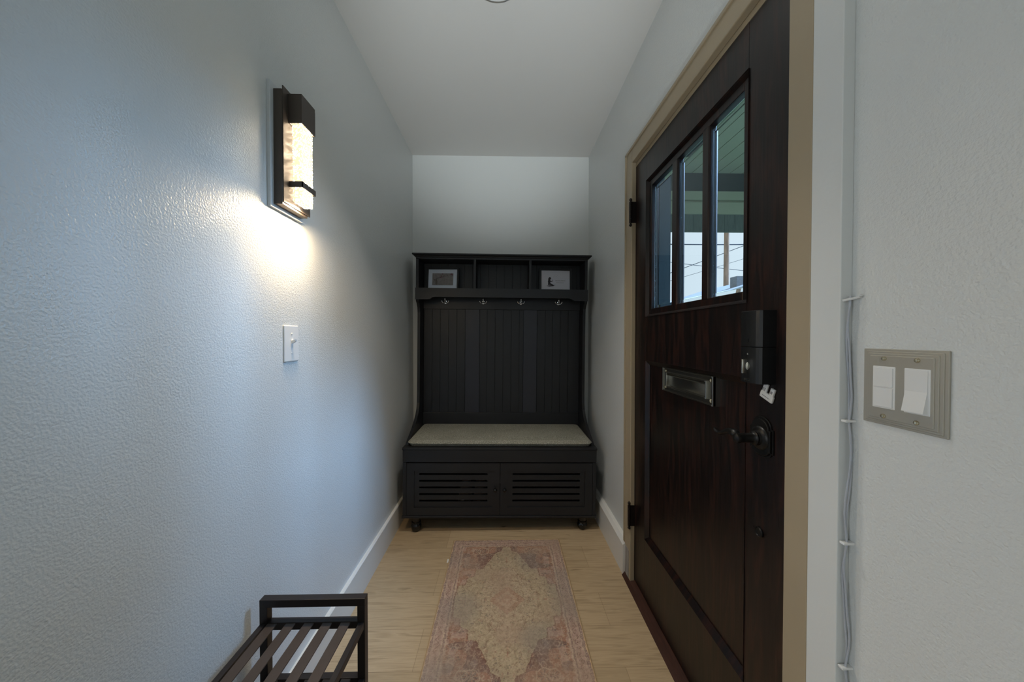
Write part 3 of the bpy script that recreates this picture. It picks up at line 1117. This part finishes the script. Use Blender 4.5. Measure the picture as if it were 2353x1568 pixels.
# ------------------------------------------------------------------ hall tree
TILT = 0.0096
HX, HY = -0.030, 2.30
TM = Matrix.Translation((HX, HY, 0)) @ Matrix.Rotation(TILT, 4, 'Y')
ht = thing('hall_tree', 'black hall tree with coat hooks, beadboard back and slatted shoe cabinet', 'hall tree', (HX, HY, 0), (0, TILT, 0))


def L(y):
    return y - HY


F0 = 2.070     # front plane of the lower cabinet
WB = 0.590     # half width of the lower cabinet
mb = MB()
mb.box(-WB, -WB + 0.018, L(F0 + 0.018), L(2.522), 0.100, 0.500, 0.001)
mb.box(WB - 0.018, WB, L(F0 + 0.018), L(2.522), 0.100, 0.500, 0.001)
mb.box(-WB + 0.018, WB - 0.018, L(2.512), L(2.522), 0.100, 0.500)
mb.box(-WB + 0.018, WB - 0.018, L(F0 + 0.03), L(2.512), 0.100, 0.112)
mb.box(-WB, -WB + 0.022, L(F0), L(F0 + 0.018), 0.1, 0.428, 0.0015)
mb.box(WB - 0.022, WB, L(F0), L(F0 + 0.018), 0.1, 0.428, 0.0015)
mb.build('cabinet_body', M['black'], ht)
MB().box(-WB - 0.001, WB + 0.001, L(F0 - 0.001), L(F0 + 0.02), 0.431, 0.505, 0.002).build('front_rail', M['black'], ht)
MB().box(-WB - 0.004, WB + 0.004, L(F0 - 0.006), L(2.522), 0.090, 0.104, 0.002).build('base_board', M['black'], ht)
MB().box(-WB - 0.004, WB + 0.004, L(F0 - 0.004), L(2.50), 0.505, 0.520, 0.003).build('seat_board', M['black'], ht)
# cabinet doors: frame, recessed slotted panel
def make_cab_door(x0, x1, knob_x):
    z0, z1 = 0.107, 0.425
    mb = MB()
    y0, y1 = L(F0 - 0.001), L(F0 + 0.017)
    fw = 0.045
    fb = 0.048
    frame_ring(mb, 'y', y0, y1, x0, x1, z0, z1, fw, fb, 0.0)
    px0, px1, pz0, pz1 = x0 + fw, x1 - fw, z0 + fb, z1 - fb + 0.016
    # recessed louvre panel with five slots
    sx0, sx1 = px0 + 0.030, px1 - 0.030
    yr0, yr1 = y0 + 0.006, y1 - 0.002
    mb.box(px0 - 0.001, sx0, yr0, yr1, pz0, z1 - fb)
    mb.box(sx1, px1 + 0.001, yr0, yr1, pz0, z1 - fb)
    sl = [0.3560, 0.3150, 0.2745, 0.2335, 0.1935]
    hs = 0.0062
    top = z1 - fb
    for s in sl:
        mb.box(sx0, sx1, yr0, yr1, s + hs, top)
        top = s - hs
    mb.box(sx0, sx1, yr0, yr1, pz0, top)
    d = mb.build('cabinet_door', M['black'], ht)
    MB().lathe([(0.007, 0), (0.006, 0.008), (0.011, 0.014), (0.0125, 0.019), (0.010, 0.025), (0.004, 0.028), (0, 0.0285)], loc(knob_x, y0, 0.268) @ rotm('X', 90), 20).build('knob', M['gloss_black'], d, True)
    return d


make_cab_door(-0.566, -0.0015, -0.028)
make_cab_door(0.0015, 0.566, 0.028)
# bun feet (each reaches the floor in spite of the tilt)
for (fx, fy, nm) in ((-0.515, 2.105, 'f'), (0.515, 2.105, 'f'), (-0.515, 2.47, 'b'), (0.515, 2.47, 'b')):
    zb = fx * TILT
    H = 0.091 - zb
    pr = [(0.0, 0), (0.019, 0), (0.026, 0.09), (0.0305, 0.22), (0.0315, 0.33), (0.029, 0.44), (0.0245, 0.50), (0.0245, 0.53), (0.028, 0.56), (0.028, 0.60), (0.0245, 0.63), (0.026, 0.72), (0.031, 0.86), (0.035, 1.0), (0, 1.0)]
    MB().lathe([(r, zb + z * H) for r, z in pr], loc(fx, L(fy), 0), 28).build('foot', M['gloss_black'], ht, True)
# side panels of the hutch
prof = [(2.512, 0.520), (2.120, 0.520), (2.122, 0.532), (2.150, 0.545), (2.200, 0.566), (2.250, 0.590), (2.300, 0.620), (2.345, 0.655), (2.372, 0.690), (2.385, 0.730), (2.390, 0.80),
        (2.390, 1.36), (2.384, 1.395), (2.366, 1.420), (2.345, 1.435), (2.340, 1.45), (2.340, 1.728), (2.512, 1.728)]
HWU = 0.587
for s in (-1, 1):
    x0, x1 = (-HWU, -HWU + 0.018) if s < 0 else (HWU - 0.018, HWU)
    MB().prism([(L(p[0]), p[1]) for p in prof], 'x', x0, x1, 0.0).build('side_panel', M['black'], ht)
# back panel: beadboard
IN = HWU - 0.018
mb = MB()
mb.box(-IN, IN, L(2.5045), L(2.510), 0.50, 1.728)
xs = []
x = -IN
mb2x = [-0.569, -0.503, -0.445, -0.384, -0.325, -0.268]
planks = [(-0.569, -0.507), (-0.507, -0.449), (-0.449, -0.388), (-0.388, -0.329), (-0.329, -0.268),
          (-0.160, -0.108), (-0.108, -0.049), (-0.049, 0.010), (0.010, 0.069), (0.069, 0.128), (0.128, 0.158),
          (0.258, 0.318), (0.318, 0.372), (0.372, 0.428), (0.428, 0.486), (0.486, 0.569)]
for a, b_ in planks:
    mb.box(a + 0.0014, b_ - 0.0014, L(2.500), L(2.506), 0.53, 1.40, 0.0008, 1)
# planks behind the cubbies
x = -IN
while x < IN - 0.01:
    mb.box(x + 0.0016, min(x + 0.0585, IN) - 0.0016, L(2.500), L(2.506), 1.52, 1.728, 0.0008, 1)
    x += 0.0585
mb.build('back_panel', M['black'], ht)
for a, b_ in ((-0.266, -0.164), (0.158, 0.256)):
    MB().box(a, b_, L(2.496), L(2.506), 0.64, 1.395, 0.001, 1).build('stile', M['stile'], ht)
MB().box(-IN, IN, L(2.490), L(2.508), 0.52, 0.640, 0.002).build('lower_rail', M['black'], ht)
MB().box(-IN, IN, L(2.486), L(2.508), 1.393, 1.515, 0.002).build('hook_rail', M['black'], ht)
# shelf and lip with the cut-out
MB().box(-IN, IN, L(2.345), L(2.504), 1.500, 1.518, 0.001).build('shelf', M['black'], ht)
lip = [(-HWU - 0.001, 1.446)]
lip += [(-0.500, 1.446), (-0.492, 1.447), (-0.484, 1.451), (-0.478, 1.457), (-0.470, 1.461), (-0.455, 1.463), (0.455, 1.463), (0.470, 1.461), (0.478, 1.457), (0.484, 1.451), (0.492, 1.447), (0.500, 1.446)]
lip += [(HWU + 0.001, 1.446), (HWU + 0.001, 1.5235), (-HWU - 0.001, 1.5235)]
MB().prism(lip, 'y', L(2.326), L(2.342), 0.0).build('valance', M['black'], ht)
for xd in (-0.188, 0.192):
    MB().box(xd - 0.008, xd + 0.008, L(2.342), L(2.502), 1.518, 1.728, 0.001).build('divider', M['black'], ht)
# cornice
cor = [(0.0, 1.722), (0.0, 1.733), (0.006, 1.735), (0.008, 1.740), (0.014, 1.745), (0.022, 1.748), (0.022, 1.757), (-0.19, 1.757), (-0.19, 1.722)]
b = bmesh.new()
rings = []
for (o_, z) in cor[:7]:
    o2 = o_
    rings.append([b.verts.new((sx * (HWU + 0.0 + o2), yy, z)) for sx, yy in ((-1, L(2.515)), (-1, L(2.340) - o2), (1, L(2.340) - o2), (1, L(2.515)))])
for A_, B_ in zip(rings, rings[1:]):
    for k in range(4):
        b.faces.new((A_[k], A_[(k + 1) % 4], B_[(k + 1) % 4], B_[k]))
b.faces.new(rings[0])
b.faces.new(rings[-1])
bmesh.ops.recalc_face_normals(b, faces=b.faces)
mb = MB()
mb._merge(b)
mb.build('cornice', M['black'], ht)
# hooks
for k, hx in enumerate((-0.4095, -0.1365, 0.1365, 0.4095)):
    mb = MB()
    yr = L(2.486)
    mb.lathe([(0.010, 0), (0.0095, 0.003), (0.005, 0.004)], loc(hx, yr, 1.452) @ rotm('X', 90), 18)
    mb.lathe([(0.010, 0), (0.0095, 0.003), (0.005, 0.004)], loc(hx, yr, 1.440) @ rotm('X', 90), 18)
    mb.tube([(hx, yr, 1.446), (hx, yr - 0.012, 1.440), (hx, yr - 0.022, 1.442), (hx, yr - 0.028, 1.452), (hx, yr - 0.030, 1.462)], [0.005, 0.0045, 0.004, 0.004, 0.004], 10)
    mb.lathe([(0, -0.006), (0.005, -0.004), (0.0062, 0), (0.005, 0.004), (0, 0.006)], loc(hx, yr - 0.031, 1.465), 14)
    for s in (-1, 1):
        mb.tube([(hx, yr - 0.006, 1.444), (hx + s * 0.010, yr - 0.010, 1.437), (hx + s * 0.019, yr - 0.014, 1.439), (hx + s * 0.024, yr - 0.017, 1.448)], 0.0032, 10)
        mb.lathe([(0, -0.005), (0.004, -0.003), (0.005, 0), (0.004, 0.003), (0, 0.005)], loc(hx + s * 0.0245, yr - 0.0175, 1.451), 12)
    mb.build('coat_hook', M['chrome'], ht, True, label='chrome three-prong coat hook')

# cushion
cu = thing('bench_cushion', 'grey tweed seat cushion lying on the black hall tree bench', 'cushion', TM @ Vector((0, L(2.29), 0.520)), (0, TILT, 0))
b = bmesh.new()
bmesh.ops.create_grid(b, x_segments=48, y_segments=20, size=1)
top = {}
hx_, hy_ = 0.573, 0.208
res = []
for side in (1, -1):
    for v in b.verts:
        pass
b.free()
b = bmesh.new()
NXc, NYc = 60, 26
gridt, gridb = [], []


def cush_pt(i, j, up):
    s, t = i / NXc * 2 - 1, j / NYc * 2 - 1
    # rounded rectangle plan
    k = 0.045
    X, Y = s * hx_, t * hy_
    cx, cy = hx_ - k, hy_ - k
    if abs(X) > cx and abs(Y) > cy:
        dx, dy = abs(X) - cx, abs(Y) - cy
        m = max(dx, dy)
        l = math.hypot(dx, dy)
        if l > 1e-9:
            dx, dy = dx / l * m, dy / l * m
        X, Y = math.copysign(cx + dx, X), math.copysign(cy + dy, Y)
    e = min(hx_ - abs(s * hx_), hy_ - abs(t * hy_))
    q = min(1.0, e / 0.020)
    h = math.sqrt(max(0, 1 - (1 - q) ** 2))
    z = 0.021 + (0.018 * h + 0.004 * min(1, e / 0.15) if up else -0.0205 * h)
    return (X, Y, z)


for j in range(NYc + 1):
    gridt.append([b.verts.new(cush_pt(i, j, True)) for i in range(NXc + 1)])
    gridb.append([b.verts.new(cush_pt(i, j, False)) for i in range(NXc + 1)])
for g in (gridt, gridb):
    for j in range(NYc):
        for i in range(NXc):
            b.faces.new((g[j][i], g[j][i + 1], g[j + 1][i + 1], g[j + 1][i]))
bmesh.ops.remove_doubles(b, verts=b.verts, dist=0.0006)
bmesh.ops.recalc_face_normals(b, faces=b.faces)
mb = MB()
mb._merge(b)
mb.build('cushion_cover', M['fabric'], cu, True)
pp = []
for k in range(81):
    a = k / 80 * 2 * PI
    # superellipse-like piping
    ca, sa = math.cos(a), math.sin(a)
    n = 0.14
    pp.append((math.copysign(abs(ca) ** n, ca) * (hx_ - 0.002), math.copysign(abs(sa) ** n, sa) * (hy_ - 0.002), 0.0205))
MB().tube(pp, 0.0028, 6).build('piping', M['fabric'], cu, True)


# picture frames
def picture(name, label, cx, z0, w, h, border, mat_m, zr, lean, artfn, bw=0.013):
    root = thing(name, label, 'picture frame', TM @ Vector((cx, L(2.420), 1.5185)), (math.radians(-lean), TILT, math.radians(zr)), 'framed pictures in the hall tree cubbies')
    mb = MB()
    frame_ring(mb, 'y', 0.0, 0.014, -w / 2 - bw, w / 2 + bw, 0.0, h + 2 * bw, bw, bw, 0.0015)
    mb.build('frame', M['black'], root)
    MB().box(-w / 2, w / 2, 0.004, 0.010, bw, bw + h).build('mat_board', mat_m, root)
    artfn(root, w, h, bw)
    # easel strut behind
    MB().prism([(0.010, 0.10), (0.010, 0.09), (0.052, 0.0015), (0.057, 0.0015)], 'x', -0.02, 0.02).build('easel_strut', M['black'], root)
    return root


def art_left(root, w, h, bw):
    x0, x1 = -w / 2 + 0.028, w / 2 - 0.026
    z0, z1 = bw + 0.026, bw + h - 0.028
    pic = MB().box(x0, x1, 0.0025, 0.005, z0, z1).build('print', M['photo'], root, label='grey print of a twig with dark red petals')
    mb = MB()
    y = 0.0019
    W_, H_ = x1 - x0, z1 - z0

    def P(a, c):
        return (x0 + a * W_, y, z0 + c * H_)
    mb.tube([P(.14, .04), P(.16, .25), P(.13, .45), P(.2, .56), P(.32, .62)], [0.003, 0.0035, 0.003, 0.002, 0.0012], 6, (1, .3))
    mb.tube([P(.22, .04), P(.22, .3), P(.20, .5)], [0.002, 0.003, 0.002], 6)
    mb.tube([P(.07, .5), P(.12, .42), P(.16, .3)], 0.0015, 6)
    mb.build('twig', M['twig'], pic)
    mb = MB()
    rg = random.Random(4)
    for (a, c, s) in ((.36, .64, .003), (.40, .66, .004), (.44, .70, .004), (.42, .80, .0035), (.48, .94, .004), (.56, .84, .0025), (.5, .68, .003), (.54, .72, .002), (.60, .76, .002), (.72, .82, .003), (.92, .93, .005), (.96, .86, .004), (.88, .9, .003)):
        mb.lathe([(0, 0), (s, 0.0), (s * .8, 0.0005), (0, 0.0006)], loc(*P(a, c)) @ rotm('X', 90), 7)
    mb.build('petals', M['blossom'], pic)


def art_right(root, w, h, bw):
    mb = MB()
    y = 0.0036

    def P(a, c):
        return (-w / 2 + a * w, y, bw + c * h)

    def poly(pts, m=None):
        mb.prism([(P(a, c)[0], P(a, c)[2]) for a, c in pts], 'y', y - 0.0006, y + 0.0012)
    # kneeling figure in plain brush strokes
    mb.lathe([(0, 0), (0.0055, 0.0), (0.0055, 0.0007), (0, 0.0009)], loc(*P(.30, .58)) @ rotm('X', 90), 14)
    poly([(.235, .50), (.245, .60), (.28, .655), (.325, .64), (.345, .58), (.31, .56), (.315, .48), (.285, .44)])
    poly([(.24, .50), (.30, .50), (.325, .42), (.30, .34), (.24, .34), (.225, .42)])
    poly([(.30, .47), (.365, .43), (.372, .52), (.385, .52), (.38, .40), (.31, .42)])
    poly([(.235, .35), (.30, .35), (.38, .29), (.44, .24), (.36, .235), (.27, .25), (.225, .24)])
    poly([(.17, .205), (.30, .225), (.44, .24), (.50, .26), (.42, .19), (.28, .165)])
    pic = mb.build('drawing', M['ink'], root, label='ink drawing of a kneeling figure with drifting dots')
    mb = MB()
    for (a, c, s) in ((.43, .68, .0016), (.47, .72, .0014), (.44, .74, .001), (.51, .78, .0018), (.52, .70, .0015), (.57, .77, .002), (.40, .56, .0012), (.41, .50, .0012), (.55, .66, .001)):
        mb.lathe([(0, 0), (s, 0.0), (s, 0.0005), (0, 0.0006)], loc(*P(a, c)) @ rotm('X', 90), 8)
    rg = random.Random(9)
    a = .49
    while a < .83:
        d = .012 + rg.random() * .012
        mb.box(P(a, 0)[0], P(a + d, 0)[0], y - .0004, y + .0006, P(0, .455)[2], P(0, .455 + .03 + .02 * rg.random())[2])
        a += d + .007
    a = .51
    while a < .77:
        d = .010 + rg.random() * .010
        mb.box(P(a, 0)[0], P(a + d, 0)[0], y - .0004, y + .0006, P(0, .355)[2], P(0, .355 + .02 + .015 * rg.random())[2])
        a += d + .007
    mb.build('fine_marks', M['inklite'], pic, label='faint grey lettering and dots')


picture('picture_frame', 'black framed grey print with wide white mat in the left cubby', -0.423, 0, 0.203, 0.140, 0, M['matboard'], -3.5, 6, art_left)
picture('picture_frame', 'black framed white card with an ink figure in the right cubby', 0.380, 0, 0.203, 0.138, 0, M['paper'], 1.5, 4, art_right, 0.016)

# shoes inside the cabinet
def shoe(xc, yc, z, lab):
    root = thing('sneaker', lab, 'shoe', TM @ Vector((xc, L(yc), z)), (0, TILT, 0), 'shoes inside the hall tree cabinet')
    mb = MB()
    out = []
    for k in range(24):
        a = 2 * PI * k / 24
        out.append((0.043 * math.cos(a) * (1 + 0.12 * math.sin(a)), 0.135 * math.sin(a)))
    mb.prism(out, 'z', 0.0, 0.026, 0.004)
    mb.build('sole', M['sole'], root, True)
    b = bmesh.new()
    ring = []
    for j in range(9):
        t = j / 8.0
        yy = -0.128 + 0.252 * t
        hh = 0.040 + 0.055 * max(0, min(1, (t - 0.25) / 0.5))
        if j == 8:
            hh = 0.08
        wv = 0.039 * math.sin(min(1, 0.25 + t * 1.6) * PI / 2) * (1 if t < 0.9 else 0.85)
        wv = max(wv, 0.018)
        ring.append([b.verts.new((wv * math.cos(a), yy, 0.024 + (hh - 0.0) * max(0, math.sin(a)) ** 0.7)) for a in [PI * q / 8 for q in range(9)]])
    for A_, B_ in zip(ring, ring[1:]):
        for k in range(8):
            b.faces.new((A_[k], A_[k + 1], B_[k + 1], B_[k]))
    b.faces.new(ring[0])
    b.faces.new(ring[-1])
    bmesh.ops.recalc_face_normals(b, faces=b.faces)
    mb = MB()
    mb._merge(b)
    mb.build('upper', M['canvas'], root, True)
    return root


shoe(-0.135, 2.245, 0.112, 'pale sneaker behind the left slatted door, nearest its knob')
shoe(-0.235, 2.26, 0.112, 'pale sneaker behind the left slatted door, farther from its knob')

# ------------------------------------------------------------------ wall sconce
sc = thing('wall_sconce', 'lit bronze wall sconce with seeded glass on the left wall', 'wall lamp', (XL, 1.068, 1.75))


def spart(mb, name, m, parent=sc, smooth=False, label=None):
    o = mb.build(name, m, parent, smooth, label)
    o.data.transform(Matrix.Translation(-sc.location))
    return o


spart(MB().box(XL, XL + 0.010, 0.992, 1.146, 1.572, 1.930, 0.001), 'mounting_board', M['plateplaster'])
mb = MB()
mb.box(XL + 0.010, XL + 0.034, 1.006, 1.132, 1.583, 1.914, 0.001)
spart(mb, 'back_box', M['sconce'])
spart(MB().box(XL + 0.034, XL + 0.037, 1.008, 1.142, 1.590, 1.925, 0.0005), 'face_plate', M['sconce'])
mb = MB()
x0, x1 = XL + 0.037, XL + 0.076
mb.box(x0, x1, 1.032, 1.104, 1.905, 1.917, 0.001)
frame_ring(mb, 'z', 1.831, 1.906, x0, x1, 1.032, 1.104, 0.002, 0.002)
spart(mb, 'cap', M['sconce'])
gl = spart(MB().box(x0 + 0.007, x1 - 0.005, 1.037, 1.099, 1.601, 1.895, 0.003), 'seeded_glass', M['seeded'], label='glowing bubbly glass block')
mb = MB()
mb.box(x0, x1 + 0.0005, 1.0325, 1.0350, 1.643, 1.660)
mb.box(x0, x1 + 0.0005, 1.1010, 1.1035, 1.643, 1.660)
mb.box(x1 - 0.002, x1 + 0.0005, 1.0325, 1.1035, 1.643, 1.660)
spart(mb, 'bracket_band', M['sconce'])
l1 = light('sconce_led', 'AREA', (XL + 0.058, 1.068, 1.598), 3.0, (1.0, 0.74, 0.44), (0, 0, 0), 0.030, 0.060)
l1.rotation_euler = aim((0.02, 0, -1))
# ------------------------------------------------------------------ ceiling light
cf = thing('ceiling_light', 'small round flush ceiling light at the top edge of the photo', 'ceiling light', (-0.028, 1.268, ZC))
MB().lathe([(0, 0), (0.098, 0), (0.098, -0.010), (0.094, -0.014), (0, -0.014)], None, 48).build('rim', M['plastic_w'], cf, True)
MB().lathe([(0.072, -0.012), (0.070, -0.016), (0.05, -0.020), (0, -0.021)], None, 48).build('diffuser', mat('fill_glow_milky_glass', srgb(225, 222, 214), 0.3, emit=(1.0, 0.95, 0.86, 1), estr=3.0), cf, True, label='round diffuser of the unlit fixture with an added fill glow')  # glow added to go with the fill; the fixture is really off
light('fixture_fill_light', 'AREA', (-0.028, 1.268, ZC - 0.026), 3.0, (1.0, 0.95, 0.87), (0, 0, 0), 0.10, 0.10, spread=math.radians(84))  # added downward fill below the unlit fixture, brightens floor and lower hall

# ------------------------------------------------------------------ switches
sw = thing('light_switch', 'white toggle switch plate on the left wall below the sconce', 'light switch', (XL, 1.091, 1.177))
MB().box(0.0, 0.0055, -0.036, 0.036, -0.057, 0.057, 0.003).build('plate', M['plastic_w'], sw)
mb = MB().box(0.0045, 0.0065, -0.0055, 0.0055, -0.012, 0.012)
mb.prism([(0.004, -0.002), (0.0175, 0.0065), (0.0185, 0.0125), (0.004, 0.009)], 'y', -0.0042, 0.0042)
mb.build('toggle', M['plastic_w'], sw)
for zz in (-0.030, 0.030):
    MB().lathe([(0.0035, 0), (0.003, 0.0015), (0, 0.002)], loc(0.0055, 0, zz) @ rotm('Y', 90), 12).build('screw', M['plastic_w'], sw, True)

rs = thing('light_switch', 'stepped pewter double switch plate with white rockers on the right wall', 'light switch', (XR, 0.5215, 1.1165))
# local: -x out of the wall; +y away from the camera (left in view)
mb = MB()
hw, hh = 0.0570, 0.0625
for k, (ins, t) in enumerate(((0, 0.0035), (0.0045, 0.0050), (0.009, 0.0065), (0.0135, 0.0080))):
    mb.box(-t, 0.0, -hw + ins, hw - ins, -hh + ins * 0.8, hh - ins * 0.8, 0.0007, 1)
plate = mb.build('wall_plate', M['pewter'], rs)
for (yc) in (0.0215, -0.0235):
    MB().box(-0.0088, -0.0060, yc - 0.0165, yc + 0.0165, -0.0345, 0.0345, 0.0012).build('rocker_frame', M['plastic_w'], rs)
    for zz in (-0.047, 0.047):
        MB().lathe([(0.0036, 0), (0.0034, 0.0015), (0.002, 0.0030), (0, 0.0033)], loc(-0.008, yc, zz) @ rotm('Y', -90), 14).build('screw', M['screw'], rs, True)
yc = 0.0215
mb = MB().box(-0.0104, -0.0080, yc - 0.0138, yc + 0.0138, 0.0008, 0.0318, 0.0006).box(-0.0104, -0.0080, yc - 0.0138, yc + 0.0138, -0.0318, -0.0008, 0.0006)
mb.build('button_pair', M['plastic_w'], rs, label='split white push buttons')
yc = -0.0235
mb = MB().prism([(-0.0075, -0.0318), (-0.0160, -0.0310), (-0.0100, 0.0), (-0.0095, 0.0318), (-0.0075, 0.0318)], 'y', yc - 0.0138, yc + 0.0138)
mb.build('rocker', M['plastic_w'], rs, label='white rocker pressed at the top')

# ------------------------------------------------------------------ cable along the corner of the board
cb = thing('cable', 'thin white cable clipped down the corner beside the door board', 'cable', (0.618, 0.597, 0))
rg = random.Random(3)


def strand(amp, ph, r, off):
    pts = []
    n = 90
    for k in range(n + 1):
        z = 1.272 * (1 - k / n) + 0.01 * (k / n)
        near = min(abs(z - c) for c in (1.267, 1.048, 0.827, 0.60, 0.38, 0.16))
        a = min(1, near / 0.05) * amp
        x_ = off * 0.8 + a * 0.9 * math.sin(z * 13 + ph * 0.35) + 0.0006 * math.sin(z * 60 + ph)
        y_ = a * 0.5 * math.sin(z * 17 + ph * 0.3) + off
        pts.append((min(x_, 0.0078), min(y_, 0.0042), z))
    return pts


MB().tube(strand(0.0055, 0.4, 0.0016, -0.001), 0.0016, 8).build('strand', M['cable'], cb, True)
MB().tube(strand(0.0050, 2.6, 0.0016, 0.0016), 0.0016, 8).build('strand', M['cable'], cb, True)
for zc in (1.048, 0.827, 0.60, 0.38, 0.16):
    MB().box(-0.010, 0.010, -0.0050, 0.0045, zc - 0.0022, zc + 0.0022, 0.001).build('clip', M['plastic_w'], cb)
mb = MB().tube([(-0.010, 0.004, 1.264), (-0.004, -0.003, 1.266), (0.004, -0.006, 1.268), (0.009, -0.012, 1.270)], 0.0022, 8)
mb.lathe([(0, -0.003), (0.0035, 0), (0, 0.003)], loc(0.0065, -0.012, 1.271), 10)
mb.build('cable_end', M['plastic_w'], cb, True)

# ------------------------------------------------------------------ shoe rack
RX0, RX1 = -0.640, -0.367
RY0, RY1 = 0.190, 0.915
rk = thing('shoe_rack', 'dark metal slatted shoe rack standing against the left wall', 'shoe rack', ((RX0 + RX1) / 2, (RY0 + RY1) / 2, 0))
rc = rk.location.copy()


def rpart(mb, name, m):
    o = mb.build(name, m, rk)
    o.data.transform(Matrix.Translation(-rc))
    return o


T = 0.020
for yy in (RY0, RY1 - T):
    for xx in (RX0, RX1 - T):
        rpart(MB().box(xx, xx + T, yy, yy + T, 0.0, 0.510 - T, 0.001), 'leg', M['rack'])
    rpart(MB().box(RX0, RX1, yy, yy + T, 0.510 - T, 0.510, 0.001), 'top_bar', M['rack'])
    for zz in (0.448, 0.297, 0.12):
        rpart(MB().box(RX0 + T, RX1 - T, yy + 0.001, yy + T - 0.001, zz - T + 0.002, zz + 0.0015, 0.001), 'cross_bar', M['rack'])
for zz in (0.448, 0.297, 0.12):
    for xx in (RX0 + 0.002, RX1 - T + 0.004):
        rpart(MB().box(xx, xx + 0.014, RY0 + T, RY1 - T, zz - 0.018, zz, 0.001), 'side_rail', M['rack'])
    n = 5
    for k in range(n):
        xc = RX0 + 0.033 + 0.0475 * k
        rpart(MB().box(xc - 0.0125, xc + 0.0125, RY0 + T - 0.001, RY1 - T + 0.001, zz - 0.0035, zz, 0.0008), 'slat', M['slat'])
